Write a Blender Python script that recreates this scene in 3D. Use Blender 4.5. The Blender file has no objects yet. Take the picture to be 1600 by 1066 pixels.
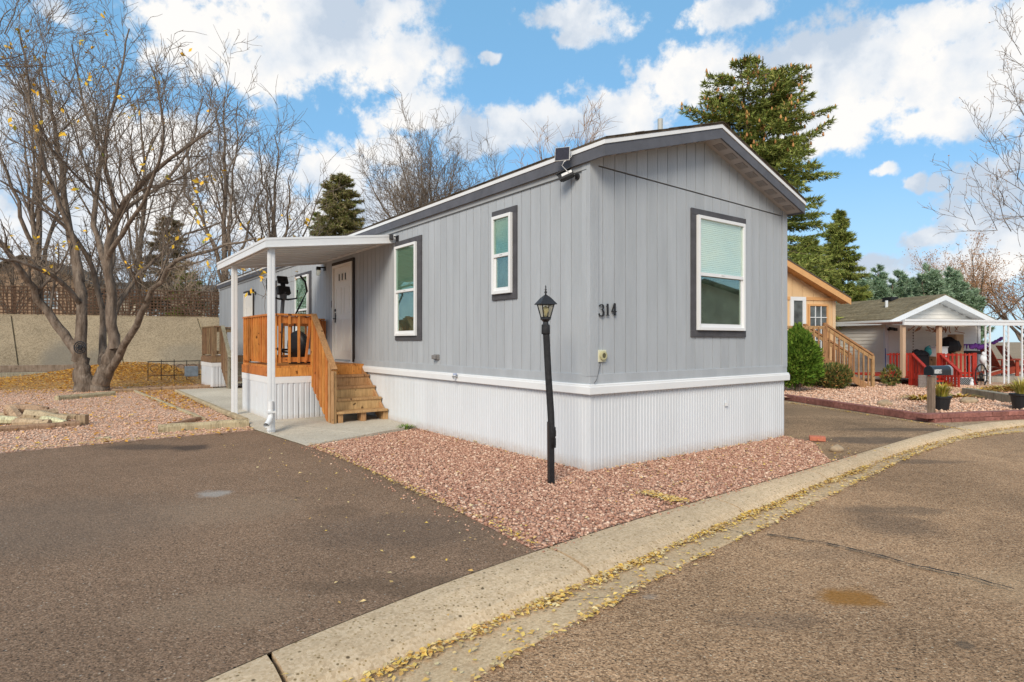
import bpy, math, random
import numpy as np
from mathutils import Vector, Matrix
D = bpy.data; S = bpy.context.scene; COL = S.collection
random.seed(7)
F = 933.0; H = 1.4                      # focal length in px of the 1600 px wide frame, eye height
# ---------------------------------------------------------------- camera
cam = D.objects.new('camera', D.cameras.new('camera')); COL.objects.link(cam)
cam.location = (0, 0, H); cam.rotation_euler = (math.radians(90), 0, 0)
cam.data.sensor_width = 36; cam.data.lens = 36 * F / 1600
cam.data.clip_start = 0.05; cam.data.clip_end = 1500
S.camera = cam
# ---------------------------------------------------------------- view and light
S.view_settings.view_transform = 'Standard'; S.view_settings.look = 'None'
S.view_settings.exposure = 0.95; S.view_settings.gamma = 1.0; S.view_settings.use_curve_mapping = False
SUN_EL = math.radians(34); SUN_AZ = math.radians(196)     # azimuth clockwise from +Y: behind the camera, a little to its left
sun = D.objects.new('sun', D.lights.new('sun', 'SUN')); COL.objects.link(sun)
sun.data.energy = 1.7; sun.data.angle = math.radians(26); sun.data.color = (1, .89, .73)
sd = Vector((math.sin(SUN_AZ) * math.cos(SUN_EL), math.cos(SUN_AZ) * math.cos(SUN_EL), math.sin(SUN_EL)))
sun.rotation_euler = sd.to_track_quat('Z', 'Y').to_euler()
W = D.worlds.new('World'); S.world = W; W.use_nodes = True

class NT:
    """small node-tree writer"""
    def __init__(s, nt): s.nt = nt; s.n = nt.nodes; s.l = nt.links
    def node(s, t, ins=None, **kw):
        n = s.n.new(t)
        for k, v in kw.items(): setattr(n, k, v)
        for k, v in (ins or {}).items():
            if isinstance(v, bpy.types.NodeSocket): s.l.new(v, n.inputs[k])
            else: n.inputs[k].default_value = v
        return n
    def math(s, op, a, b=None, c=None, clamp=False):
        n = s.n.new('ShaderNodeMath'); n.operation = op; n.use_clamp = clamp
        for i, v in enumerate((a, b, c)):
            if v is None: continue
            if isinstance(v, bpy.types.NodeSocket): s.l.new(v, n.inputs[i])
            else: n.inputs[i].default_value = v
        return n.outputs[0]
    def vmath(s, op, a, b=None, c=None, out=0):
        n = s.n.new('ShaderNodeVectorMath'); n.operation = op
        for i, v in enumerate((a, b, c)):
            if v is None: continue
            if isinstance(v, bpy.types.NodeSocket): s.l.new(v, n.inputs[i])
            else: n.inputs[i].default_value = v
        return n.outputs[out]
    def noise(s, vec, scale, detail=4, rough=.55, out='Fac', dist=0.):
        n = s.node('ShaderNodeTexNoise', {'Vector': vec, 'Scale': scale, 'Detail': detail, 'Roughness': rough, 'Distortion': dist})
        return n.outputs[out]
    def ramp(s, fac, stops, interp='LINEAR'):
        n = s.n.new('ShaderNodeValToRGB'); s.l.new(fac, n.inputs[0]); r = n.color_ramp; r.interpolation = interp
        while len(r.elements) < len(stops): r.elements.new(.5)
        for e, (p, c) in zip(r.elements, stops):
            e.position = p; e.color = (c, c, c, 1) if isinstance(c, (int, float)) else (*c, 1)
        return n.outputs[0]
    def mix(s, fac, a, b, mode='MIX'):
        n = s.n.new('ShaderNodeMix'); n.data_type = 'RGBA'; n.blend_type = mode
        for k, v in ((0, fac), (6, a), (7, b)):
            if isinstance(v, bpy.types.NodeSocket): s.l.new(v, n.inputs[k])
            else: n.inputs[k].default_value = (*v, 1) if isinstance(v, tuple) and len(v) == 3 else v
        return n.outputs[2]
    def maprange(s, v, a, b, c=0., d=1., smooth=False):
        n = s.node('ShaderNodeMapRange', {'Value': v, 'From Min': a, 'From Max': b, 'To Min': c, 'To Max': d})
        if smooth: n.interpolation_type = 'SMOOTHSTEP'
        return n.outputs[0]

# ---------------------------------------------------------------- sky: Nishita blue with drifting cumulus
w = NT(W.node_tree); w.n.clear()
tc = w.node('ShaderNodeTexCoord').outputs['Generated']
sky = w.node('ShaderNodeTexSky', sky_type='NISHITA', sun_disc=False, sun_elevation=SUN_EL, sun_rotation=SUN_AZ,
             altitude=1600., air_density=1.0, dust_density=.6, ozone_density=3.).outputs[0]
sep = w.node('ShaderNodeSeparateXYZ', {0: tc})
az = w.math('ARCTAN2', sep.outputs[0], sep.outputs[1]); el = w.math('ARCSINE', sep.outputs[2])
ae = w.node('ShaderNodeCombineXYZ', {0: az, 1: el, 2: 0.}).outputs[0]
warp = w.noise(tc, 5.0, 3, .5, 'Color')
aew = w.vmath('ADD', ae, w.vmath('MULTIPLY', w.vmath('SUBTRACT', warp, (.5, .5, .5)), (.17, .11, 0.)))
warp2 = w.noise(tc, 17.0, 4, .55, 'Color'); aew = w.vmath('ADD', aew, w.vmath('MULTIPLY', w.vmath('SUBTRACT', warp2, (.5, .5, .5)), (.055, .040, 0.)))
aew = w.node('ShaderNodeSeparateXYZ', {0: aew}); aew = w.node('ShaderNodeCombineXYZ', {0: aew.outputs[0], 1: aew.outputs[1], 2: 0.}).outputs[0]
def azel(px, py):
    d = Vector(((px - 800) / F, 1, (533 - py) / F)).normalized(); return math.atan2(d.x, d.y), math.asin(d.z)
CLOUDS = [(305, 45, 118, 80), (470, 55, 190, 105), (610, 95, 125, 66), (560, 20, 140, 70), (415, 115, 120, 50), (690, 108, 50, 32), (105, 40, 40, 22),
          (770, 106, 24, 10), (790, 110, 22, 10), (650, 192, 98, 34), (700, 196, 60, 22), (915, 22, 98, 42), (935, 52, 55, 26), (1160, 16, 62, 32),
          (985, 170, 85, 34), (1080, 120, 90, 55), (1180, 130, 130, 70), (1320, 110, 150, 80), (1470, 120, 170, 80), (1300, 195, 190, 52), (1490, 190, 130, 50),
          (1590, 110, 110, 100), (1480, 30, 140, 46), (1600, 20, 130, 60), (1230, 240, 70, 26), (800, 205, 90, 38), (880, 200, 100, 34), (960, 200, 90, 30),
          (600, 252, 90, 34), (520, 268, 110, 44), (740, 226, 80, 28), (560, 330, 160, 70), (380, 330, 160, 110), (160, 320, 260, 150), (-80, 250, 180, 170), (250, 200, 90, 50),
          (1368, 281, 26, 9), (1428, 296, 30, 10), (1474, 292, 22, 10), (1590, 290, 90, 44), (1545, 350, 120, 52), (1450, 372, 80, 26), (1500, 410, 220, 30), (1300, 420, 150, 22),
          (1700, 200, 90, 90), (1850, 330, 190, 70), (-150, 60, 130, 80)]
best = None
for (px, py, rx, ry) in CLOUDS:
    a0, e0 = azel(px, py); a1, _ = azel(px + rx, py); a2, _ = azel(px - rx, py); _, e1 = azel(px, py - ry); _, e2 = azel(px, py + ry)
    ra, re = (a1 - a2) / 2, abs(e1 - e2) / 2
    d = w.vmath('LENGTH', w.vmath('MULTIPLY_ADD', aew, (1 / ra, 1 / re, 0), (-a0 / ra, -e0 / re, 0)), out=1)
    best = d if best is None else w.math('SMOOTH_MIN', best, d, .28)
n1 = w.noise(tc, 8.5, 10, .66); n2 = w.noise(tc, 2.6, 5, .55); n3 = w.noise(tc, 34, 5, .6)
field = w.math('ADD', w.math('SUBTRACT', 1.0, best), w.math('MULTIPLY', w.math('SUBTRACT', n1, .5), 2.0))
field = w.math('ADD', field, w.math('MULTIPLY', w.math('SUBTRACT', n3, .5), .95))
gen = w.maprange(n2, .44, .62, -.5, 1.0)                                   # the rest of the sky carries on with the same cumulus
away = w.math('MAXIMUM', w.maprange(w.math('ABSOLUTE', az), .78, 1.0), w.maprange(el, .56, .72))
field = w.mix(away, field, w.math('ADD', gen, w.math('MULTIPLY', w.math('SUBTRACT', n1, .5), 1.2)))
dens = w.maprange(field, -.14, .46, 0, .96, True)
up = w.vmath('ADD', tc, (-.015, 0, .055))
lit = w.math('SUBTRACT', w.noise(tc, 5.5, 7, .55), w.noise(up, 5.5, 7, .55))
core = w.noise(tc, 3.7, 4, .5)
shade = w.math('ADD', w.maprange(lit, -.12, .10, 0., 1.), w.maprange(core, .42, .62, .25, -.30), clamp=True)
ccol = w.ramp(shade, [(0, (.58, .67, .79)), (.5, (.84, .88, .93)), (1, (1.03, 1.01, .98))])
cl = w.mix(1.0, ccol, (5.25, 5.2, 5.15), 'MULTIPLY')
blue = w.mix(1.0, w.mix(.60, sky, (1.35, 3.0, 4.6)), (.95, 1.0, 1.0), 'MULTIPLY')
hz = w.maprange(el, .0, .30, .62, .0, True)                                # pale band low over the horizon
blue = w.mix(hz, blue, (3.0, 3.9, 4.6))
bg = w.node('ShaderNodeBackground', {'Color': w.mix(dens, blue, cl), 'Strength': .10})
w.l.new(bg.outputs[0], w.node('ShaderNodeOutputWorld').inputs[0])

# ---------------------------------------------------------------- frames and helpers
ANG = math.atan2(.598, .8015); CA, SA = math.cos(ANG), math.sin(ANG); C0 = (.833, 6.37)
def L2W(x, y, z=0.): return (C0[0] + x * CA - y * SA, C0[1] + x * SA + y * CA, z)
def W2L(x, y): dx, dy = x - C0[0], y - C0[1]; return dx * CA + dy * SA, -dx * SA + dy * CA
def gnd(px, py, z=0.):
    y = F * (H - z) / (py - 533); return ((px - 800) / F * y, y, z)
def at(px, py, y): return Vector(((px - 800) / F * y, y, H - (py - 533) * y / F))

class MB:
    def __init__(s): s.v = []; s.f = []
    def add(s, v, f):
        b = len(s.v); s.v += [tuple(p) for p in v]; s.f += [tuple(i + b for i in q) for q in f]; return s
    def box(s, x0, x1, y0, y1, z0, z1):
        return s.add([(x, y, z) for z in (z0, z1) for y in (y0, y1) for x in (x0, x1)],
                     [(0, 2, 3, 1), (4, 5, 7, 6), (0, 1, 5, 4), (2, 6, 7, 3), (0, 4, 6, 2), (1, 3, 7, 5)])
    def obox(s, c, ax, ay, az_):
        c = Vector(c); ax, ay, az_ = Vector(ax), Vector(ay), Vector(az_)
        return s.add([c + ax * i + ay * j + az_ * k for k in (-1, 1) for j in (-1, 1) for i in (-1, 1)],
                     [(0, 2, 3, 1), (4, 5, 7, 6), (0, 1, 5, 4), (2, 6, 7, 3), (0, 4, 6, 2), (1, 3, 7, 5)])
    def bar(s, a, b, w_, h_, up=(0, 0, 1)):
        a, b = Vector(a), Vector(b); d = b - a; n = d.normalized(); up = Vector(up)
        sx = n.cross(up)
        if sx.length < 1e-4: sx = n.cross(Vector((1, 0, 0)))
        sx.normalize(); sz = sx.cross(n)
        return s.obox((a + b) / 2, d / 2, sx * w_ / 2, sz * h_ / 2)
    def prism(s, pts, vec):
        n = len(pts); vec = Vector(vec); p = [Vector(q) for q in pts]
        return s.add(p + [q + vec for q in p], [tuple(range(n))[::-1], tuple(range(n, 2 * n))] + [(i, (i + 1) % n, n + (i + 1) % n, n + i) for i in range(n)])
    def poly(s, pts): return s.add(pts, [tuple(range(len(pts)))])
    def tube(s, pts, r, k=8, cap=True):
        pts = [Vector(p) for p in pts]; n = len(pts); rs = r if isinstance(r, (list, tuple)) else [r] * n
        b = len(s.v); ref = Vector((.13, .21, .97))
        for i, p in enumerate(pts):
            t = (pts[min(i + 1, n - 1)] - pts[max(i - 1, 0)]).normalized()
            q = ref if abs(t.dot(ref)) < .95 else Vector((1, 0, 0))
            a = t.cross(q).normalized(); c = t.cross(a)
            for j in range(k):
                an = 2 * math.pi * j / k; s.v.append(tuple(p + (a * math.cos(an) + c * math.sin(an)) * rs[i]))
        for i in range(n - 1):
            for j in range(k): s.f.append((b + i * k + j, b + i * k + (j + 1) % k, b + (i + 1) * k + (j + 1) % k, b + (i + 1) * k + j))
        if cap: s.f.append(tuple(b + j for j in range(k))[::-1]); s.f.append(tuple(b + (n - 1) * k + j for j in range(k)))
        return s
    def lathe(s, c, prof, k=16, axis='z'):
        b = len(s.v); c = Vector(c)
        for (r, h) in prof:
            for j in range(k):
                an = 2 * math.pi * j / k; ca, sa = math.cos(an) * r, math.sin(an) * r
                s.v.append(tuple(c + (Vector((ca, sa, h)) if axis == 'z' else Vector((ca, h, sa)) if axis == 'y' else Vector((h, ca, sa)))))
        for i in range(len(prof) - 1):
            for j in range(k): s.f.append((b + i * k + j, b + i * k + (j + 1) % k, b + (i + 1) * k + (j + 1) % k, b + (i + 1) * k + j))
        s.f.append(tuple(b + j for j in range(k))[::-1]); s.f.append(tuple(b + (len(prof) - 1) * k + j for j in range(k)))
        return s
    def rock(s, c, rx, ry, rz, rng, k=2):
        c = Vector(c); nu, nv = 10, 7; b = len(s.v); ph = [rng.uniform(0, 6) for _ in range(4)]
        for i in range(nv + 1):
            th = math.pi * i / nv
            for j in range(nu):
                p = 2 * math.pi * j / nu; q = 1 + .13 * math.sin(2 * p + ph[0] + th) + .1 * math.sin(3 * p + ph[1]) * math.sin(th * 2 + ph[2]) + rng.uniform(-.04, .04)
                s.v.append(tuple(c + Vector((rx * q * math.sin(th) * math.cos(p), ry * q * math.sin(th) * math.sin(p), rz * q * math.cos(th)))))
        for i in range(nv):
            for j in range(nu): s.f.append((b + i * nu + j, b + (i + 1) * nu + j, b + (i + 1) * nu + (j + 1) % nu, b + i * nu + (j + 1) % nu))
        return s
    def mesh(s, name):
        m = D.meshes.new(name); m.from_pydata(s.v, [], s.f); m.update(); return m

def link(name, mesh, mat, parent=None, loc=None, rotz=None, smooth=False, bevel=0., kind=None, label=None):
    if isinstance(mesh, MB): mesh = mesh.mesh(name)
    o = D.objects.new(name, mesh); COL.objects.link(o)
    if mat is not None and mesh is not None and not len(mesh.materials): mesh.materials.append(mat)
    if parent is not None: o.parent = parent
    if loc is not None: o.location = loc
    if rotz is not None: o.rotation_euler[2] = rotz
    if smooth: mesh.shade_smooth()
    if bevel:
        b = o.modifiers.new('b', 'BEVEL'); b.width = bevel; b.segments = 2; b.limit_method = 'ANGLE'; b.angle_limit = math.radians(40)
    if kind: o['kind'] = kind
    if label: o['label'] = label
    return o
def thing(name, label, cat, loc=(0, 0, 0), rotz=0., group=None):
    o = D.objects.new(name, None); COL.objects.link(o); o.location = loc; o.rotation_euler[2] = rotz; o.empty_display_size = .2
    o['label'] = label; o['category'] = cat
    if group: o['group'] = group
    return o
def tag(o, label, cat, group=None):
    o['label'] = label; o['category'] = cat
    if group: o['group'] = group
    return o
def bulk(name, V, Fa, mat, kind='stuff', parent=None, smooth=False):
    """mesh straight from numpy arrays; faces all of one size"""
    V = np.asarray(V, dtype=np.float32); Fa = np.asarray(Fa, dtype=np.int32); n, k = Fa.shape
    m = D.meshes.new(name); m.vertices.add(len(V)); m.vertices.foreach_set('co', V.ravel())
    m.loops.add(n * k); m.loops.foreach_set('vertex_index', Fa.ravel())
    m.polygons.add(n); m.polygons.foreach_set('loop_start', np.arange(n, dtype=np.int32) * k)
    m.polygons.foreach_set('loop_total', np.full(n, k, dtype=np.int32))
    m.update(calc_edges=True); m.validate()
    if smooth: m.shade_smooth()
    return link(name, m, mat, parent, kind=kind)

# ---------------------------------------------------------------- materials
def mat(name, base, rough=.7, spec=.3, nscale=0., namp=0., bump=0., bscale=50., stretch=None, isl=None, obj=0., metal=0., bdist=.004, dirt=None, splash=0., tint2=None, coord='Object', detail=5):
    """painted, stained or raw surface: base colour with noise, fine relief, per-piece variation"""
    m = D.materials.new(name); m.use_nodes = True; t = NT(m.node_tree); t.n.clear()
    p = t.node('ShaderNodeBsdfPrincipled'); t.l.new(p.outputs[0], t.node('ShaderNodeOutputMaterial').inputs[0])
    p.inputs['Roughness'].default_value = rough; p.inputs['Specular IOR Level'].default_value = spec; p.inputs['Metallic'].default_value = metal
    tcn = t.node('ShaderNodeTexCoord'); v = tcn.outputs[coord]
    vs = v
    if stretch: vs = t.node('ShaderNodeMapping', {'Vector': v, 'Scale': stretch}).outputs[0]
    if obj:
        oi = t.node('ShaderNodeObjectInfo').outputs['Random']
        vs = t.vmath('ADD', vs, t.node('ShaderNodeCombineXYZ', {0: t.math('MULTIPLY', oi, 37.), 1: t.math('MULTIPLY', oi, 11.), 2: t.math('MULTIPLY', oi, 91.)}).outputs[0])
    c = (*base, 1); col = None
    if nscale:
        n = t.noise(vs, nscale, detail, .6)
        b2 = tint2 or tuple(x * (1 - namp) for x in base); b1 = tuple(min(1, x * (1 + namp)) for x in base) if not tint2 else base
        col = t.ramp(n, [(.32, b2), (.68, b1)])
    if isl:
        r = t.node('ShaderNodeNewGeometry').outputs['Random Per Island']
        ic = t.ramp(r, isl); col = ic if col is None else t.mix(1., t.mix(.0, ic, ic), t.mix(1., col, (1 / max(base[0], .01), 1 / max(base[1], .01), 1 / max(base[2], .01)), 'MULTIPLY'), 'MULTIPLY')
    if obj:
        k = t.maprange(oi, 0, 1, 1 - obj, 1 + obj); kk = t.node('ShaderNodeCombineXYZ', {0: k, 1: k, 2: k}).outputs[0]
        col = t.mix(1., col if col is not None else c, kk, 'MULTIPLY')
    if dirt:                                  # (colour, scale, lo, hi)
        dn = t.noise(v, dirt[1], 6, .65); col = t.mix(t.maprange(dn, dirt[2], dirt[3]), col if col is not None else c, (*dirt[0], 1))
    if splash:                                # mud thrown up from the gravel, thinning out within a hand's breadth
        zz = t.node('ShaderNodeSeparateXYZ', {0: v}).outputs[2]; sn = t.noise(v, 16., 6, .75)
        m_ = t.math('MULTIPLY', t.maprange(t.math('ADD', zz, t.math('MULTIPLY', sn, -.22)), .04, -.12), splash); col = t.mix(m_, col if col is not None else c, (.40, .29, .21, 1))
    if col is not None: t.l.new(col, p.inputs['Base Color'])
    else: p.inputs['Base Color'].default_value = c
    if bump:
        bn = t.noise(vs, bscale, 4, .6); b = t.node('ShaderNodeBump', {'Height': bn, 'Strength': bump, 'Distance': bdist}); t.l.new(b.outputs[0], p.inputs['Normal'])
    return m
M = {}
SID = (.392, .415, .44)
M['siding'] = mat('grey_siding_paint', SID, .62, .25, 5., .07, .8, 75., (1, 1, .16), obj=.035, bdist=.005)
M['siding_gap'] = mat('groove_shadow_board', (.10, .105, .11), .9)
M['trim_grey'] = mat('light_grey_trim_paint', (.375, .385, .395), .6, .25, 4., .05, .4, 120., bdist=.002)
M['fascia'] = mat('slate_trim_paint', (.105, .108, .125), .62, .25, 5., .14, .5, 60., (1, 1, 1), bdist=.003)
M['wintrim'] = mat('dark_trim_paint', (.075, .073, .080), .62, .25, 7., .2, .6, 70., bdist=.003)
M['bronze'] = mat('bronze_door_trim', (.035, .025, .022), .55, .3)
M['soffit'] = mat('soffit_paint', (.42, .40, .40), .7, .2, 6., .05, .3, 90., bdist=.002)
M['ventgrid'] = mat('vent_grid', (.20, .19, .185), .8)
M['white'] = mat('white_paint', (.74, .745, .75), .45, .35, 2., .03, obj=.015)
M['white_pvc'] = mat('white_vinyl', (.64, .665, .695), .35, .4, 1.2, .03, .15, 8., bdist=.003, obj=.03, dirt=((.50, .47, .43), 1.7, .64, .92), splash=.6)
M['cream'] = mat('cream_door_paint', (.84, .81, .75), .4, .4, 3., .03)
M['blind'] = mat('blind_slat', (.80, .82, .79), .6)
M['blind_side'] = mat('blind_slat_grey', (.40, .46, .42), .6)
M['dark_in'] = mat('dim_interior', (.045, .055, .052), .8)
M['screen'] = mat('insect_screen', (.115, .135, .115), .7, .3, 5., .55)
M['black'] = mat('black_metal', (.012, .012, .014), .42, .5, 20., .3, .2, 200., bdist=.001)
M['black_rough'] = mat('weathered_black_wrap', (.022, .022, .024), .75, .3, 30., .4, .8, 60., bdist=.004)
M['blackplastic'] = mat('black_plastic', (.015, .015, .017), .5, .4)
M['greyplastic'] = mat('grey_plastic', (.10, .105, .115), .5, .4)
M['shingle'] = mat('brown_shingle', (.10, .08, .06), .9, .1, 25., .4, .8, 80., bdist=.006)
M['concrete'] = None
def glass(name, tint, refl=.5, rough=.02):
    m = D.materials.new(name); m.use_nodes = True; t = NT(m.node_tree); t.n.clear()
    g = t.node('ShaderNodeBsdfGlossy', {'Roughness': rough, 'Color': (.9, .95, .93, 1)}); tr = t.node('ShaderNodeBsdfTransparent', {'Color': (*tint, 1)})
    fr = t.node('ShaderNodeFresnel', {'IOR': 1.5}).outputs[0]
    fac = t.math('ADD', t.math('MULTIPLY', fr, .30 + .5 * refl), .01, clamp=True)
    mx = t.node('ShaderNodeMixShader', {0: fac, 1: tr.outputs[0], 2: g.outputs[0]}); t.l.new(mx.outputs[0], t.node('ShaderNodeOutputMaterial').inputs[0]); return m
M['glass_green'] = glass('green_tinted_pane', (.80, .90, .835), .3)
M['glass_mint'] = glass('pale_mint_pane', (.955, 1.0, .97), .1)
M['glass_clear'] = glass('clear_pane', (.88, .93, .88), .4)
M['glass_lamp'] = glass('lamp_pane', (.95, .93, .85), .5, .15)

def wood(name, base, dark, rough=.65, amp=.10, grain=3.):
    """boards: grain runs along the piece's own longest direction via stretched noise in all axes"""
    m = D.materials.new(name); m.use_nodes = True; t = NT(m.node_tree); t.n.clear()
    p = t.node('ShaderNodeBsdfPrincipled', {'Roughness': rough, 'Specular IOR Level': .25}); t.l.new(p.outputs[0], t.node('ShaderNodeOutputMaterial').inputs[0])
    v = t.node('ShaderNodeTexCoord').outputs['Object']; oi = t.node('ShaderNodeObjectInfo').outputs['Random']
    v = t.vmath('ADD', v, t.node('ShaderNodeCombineXYZ', {0: t.math('MULTIPLY', oi, 17.), 1: t.math('MULTIPLY', oi, 31.), 2: t.math('MULTIPLY', oi, 5.)}).outputs[0])
    a = t.noise(t.node('ShaderNodeMapping', {'Vector': v, 'Scale': (14, 14, 1.1)}).outputs[0], grain, 6, .65, dist=.6)
    b = t.noise(v, 5., 4, .6); k = t.noise(v, 11., 1, .4)
    fac = t.math('ADD', t.math('MULTIPLY', a, .65), t.math('MULTIPLY', b, .35))
    col = t.ramp(fac, [(.34, dark), (.52, base), (.72, tuple(min(1, x * 1.35) for x in base))])
    col = t.mix(t.maprange(k, .70, .76), col, (*[x * .45 for x in dark], 1))
    kk = t.maprange(oi, 0, 1, 1 - amp, 1 + amp); kv = t.node('ShaderNodeCombineXYZ', {0: kk, 1: t.math('MULTIPLY', kk, kk), 2: t.math('MULTIPLY', kk, kk)}).outputs[0]
    t.l.new(t.mix(1., col, kv, 'MULTIPLY'), p.inputs['Base Color'])
    bp = t.node('ShaderNodeBump', {'Height': a, 'Strength': .35, 'Distance': .004}); t.l.new(bp.outputs[0], p.inputs['Normal']); return m
M['cedar'] = wood('orange_stained_wood', (.56, .215, .052), (.33, .10, .02), amp=.14)
M['tread'] = wood('worn_step_wood', (.44, .265, .125), (.25, .13, .055), amp=.12)
M['oldwood'] = wood('weathered_brown_wood', (.24, .15, .085), (.12, .075, .045), .8, .15)
M['greywood'] = wood('grey_weathered_wood', (.26, .21, .155), (.12, .09, .06), .85, .15)
M['timber'] = wood('landscape_timber_wood', (.40, .30, .19), (.16, .11, .065), .9, .16)
M['tanwood'] = wood('tan_stained_wood', (.36, .20, .095), (.2, .1, .045), .7, .12)
M['redwood'] = wood('red_stained_wood', (.40, .036, .022), (.22, .018, .012), .5, .15)
M['log'] = wood('split_log_wood', (.46, .33, .21), (.14, .085, .05), .9, .35)

def ground_mat(name, cols, scale, stains=(), rough=.9, bump=.6, bscale=160., bdist=.006, big=.35, speck=None, cell=None, crackc=None):
    """cols: ramp of fine speckle; stains: (colour, x, y, rx, ry, strength) real marks with their own place; cell: voronoi stones"""
    m = D.materials.new(name); m.use_nodes = True; t = NT(m.node_tree); t.n.clear()
    p = t.node('ShaderNodeBsdfPrincipled', {'Roughness': rough, 'Specular IOR Level': .2}); t.l.new(p.outputs[0], t.node('ShaderNodeOutputMaterial').inputs[0])
    v = t.node('ShaderNodeTexCoord').outputs['Object']
    if cell:
        vo = t.node('ShaderNodeTexVoronoi', {'Vector': v, 'Scale': cell}); r = t.node('ShaderNodeSeparateColor', {0: vo.outputs['Color']}).outputs[0]
        col = t.ramp(r, cols); hgt = t.math('SUBTRACT', 1., vo.outputs['Distance'])
        col = t.mix(t.maprange(vo.outputs['Distance'], .45, .8), col, (.35, .35, .35), 'MULTIPLY')
    else:
        fine = t.noise(v, scale, 3, .7); cv = t.node('ShaderNodeSeparateColor', {0: t.node('ShaderNodeTexVoronoi', {'Vector': v, 'Scale': scale * 1.05}).outputs['Color']}).outputs[0]; fine = t.math('ADD', t.math('MULTIPLY', fine, .55), t.math('MULTIPLY', cv, .45)); col = t.ramp(fine, cols); hgt = t.noise(v, bscale, 3, .7)
    lg = t.noise(v, .55, 6, .62); k = t.maprange(lg, .3, .7, 1 - big, 1 + big)
    col = t.mix(1., col, t.node('ShaderNodeCombineXYZ', {0: k, 1: k, 2: k}).outputs[0], 'MULTIPLY')
    md = t.noise(v, 6., 5, .7); k = t.maprange(md, .3, .7, 1 - big * .45, 1 + big * .45)
    col = t.mix(1., col, t.node('ShaderNodeCombineXYZ', {0: k, 1: k, 2: k}).outputs[0], 'MULTIPLY')
    for (sc_, thr, c_) in (speck or []):
        vo = t.node('ShaderNodeTexVoronoi', {'Vector': v, 'Scale': sc_}); rr = t.node('ShaderNodeSeparateColor', {0: vo.outputs['Color']})
        f_ = t.math('MULTIPLY', t.math('GREATER_THAN', rr.outputs[0], thr), t.maprange(vo.outputs['Distance'], .38, .22)); col = t.mix(f_, col, (*c_, 1))
    wob = t.vmath('MULTIPLY', t.vmath('SUBTRACT', t.noise(v, 2.2, 5, .65, 'Color'), (.5, .5, .5)), (.42, .42, 0.))
    vw = t.vmath('ADD', v, wob)
    for (c_, x, y, rx, ry, st) in stains:
        d = t.vmath('LENGTH', t.vmath('MULTIPLY_ADD', t.vmath('MULTIPLY', vw, (1, 1, 0)), (1 / rx, 1 / ry, 0), (-x / rx, -y / ry, 0)), out=1)
        col = t.mix(t.math('MULTIPLY', t.maprange(d, 1.15, .45, smooth=True), st), col, (*c_, 1))
    if crackc:                                   # fine wandering cracks
        e = t.node('ShaderNodeTexVoronoi', {'Vector': vw, 'Scale': crackc}, feature='DISTANCE_TO_EDGE').outputs['Distance']
        col = t.mix(t.math('MULTIPLY', t.maprange(e, .006, .001), .6), col, (.05, .042, .035, 1))
    t.l.new(col, p.inputs['Base Color'])
    b = t.node('ShaderNodeBump', {'Height': hgt, 'Strength': bump, 'Distance': bdist}); t.l.new(b.outputs[0], p.inputs['Normal']); return m
s1 = gnd(335, 773); s2 = gnd(300, 700); s3 = gnd(215, 700); st4 = gnd(1335, 930, -.06); st5 = gnd(1390, 815, -.06); st6 = gnd(1010, 930, -.06); s7 = gnd(620, 830); s8 = gnd(80, 820); s9 = gnd(655, 740)
M['drive'] = ground_mat('dark_asphalt', [(.24, (.09, .056, .034)), (.40, (.205, .128, .080)), (.58, (.27, .17, .108)), (.72, (.345, .228, .148)), (.84, (.56, .42, .29))], 125.,
    stains=[((.42, .40, .37), s1[0], s1[1], .17, .14, .6), ((.045, .035, .030), s2[0], s2[1], .34, .3, .75), ((.055, .043, .036), s3[0], s3[1], .6, .28, .6),
            ((.16, .128, .10), s8[0], s8[1], 1.3, 1.0, .3), ((.085, .066, .055), s7[0], s7[1], .9, .5, .3), ((.10, .066, .042), -.5, 3.4, .9, .18, .45), ((.10, .066, .042), -1.4, 4.9, .25, .2, .3), ((.34, .25, .17), -2.3, 5.0, .7, .5, .25), ((.07, .05, .035), -1.9, 5.35, .05, .03, .6), ((.33, .235, .155), -1.5, 3.1, .5, .3, .25)], bump=1.0, bdist=.012, bscale=60., big=.17, speck=[(60, .965, (.42, .36, .29)), (48, .965, (.03, .024, .02))])
M['road'] = ground_mat('worn_road_asphalt', [(.24, (.115, .068, .036)), (.40, (.305, .185, .103)), (.58, (.43, .265, .150)), (.72, (.55, .36, .215)), (.84, (.78, .60, .40))], 108.,
    stains=[((.30, .135, .025), st4[0], st4[1], .19, .18, .85), ((.07, .055, .045), st5[0], st5[1], .38, .42, .42), ((.30, .26, .22), st6[0], st6[1], .08, .05, .5), ((.36, .24, .12), 7.4, 7.2, .9, .5, .45), ((.10, .075, .055), 2.3, 4.1, .5, .16, .25), ((.10, .075, .055), 3.3, 5.2, .6, .14, .5), ((.11, .08, .06), 1.35, 3.15, .35, .12, .3), ((.09, .07, .055), 5.0, 7.3, .7, .12, .5), ((.08, .065, .05), 4.4, 4.6, .10, .08, .6), ((.08, .065, .05), 2.2, 2.9, .06, .05, .6), ((.46, .33, .20), 3.4, 3.6, .8, .4, .3), ((.12, .09, .07), 6.2, 5.6, .5, .25, .4),
            ((.12, .09, .065), 3.2, 2.6, .9, .4, .2), ((.09, .07, .055), 5.6, 5.2, 1.2, .6, .4), ((.12, .09, .065), .9, 2.3, .5, .3, .25)], bump=1.1, bdist=.014, bscale=50., big=.26, speck=[(60, .965, (.58, .48, .35)), (46, .965, (.05, .036, .026))])
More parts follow.
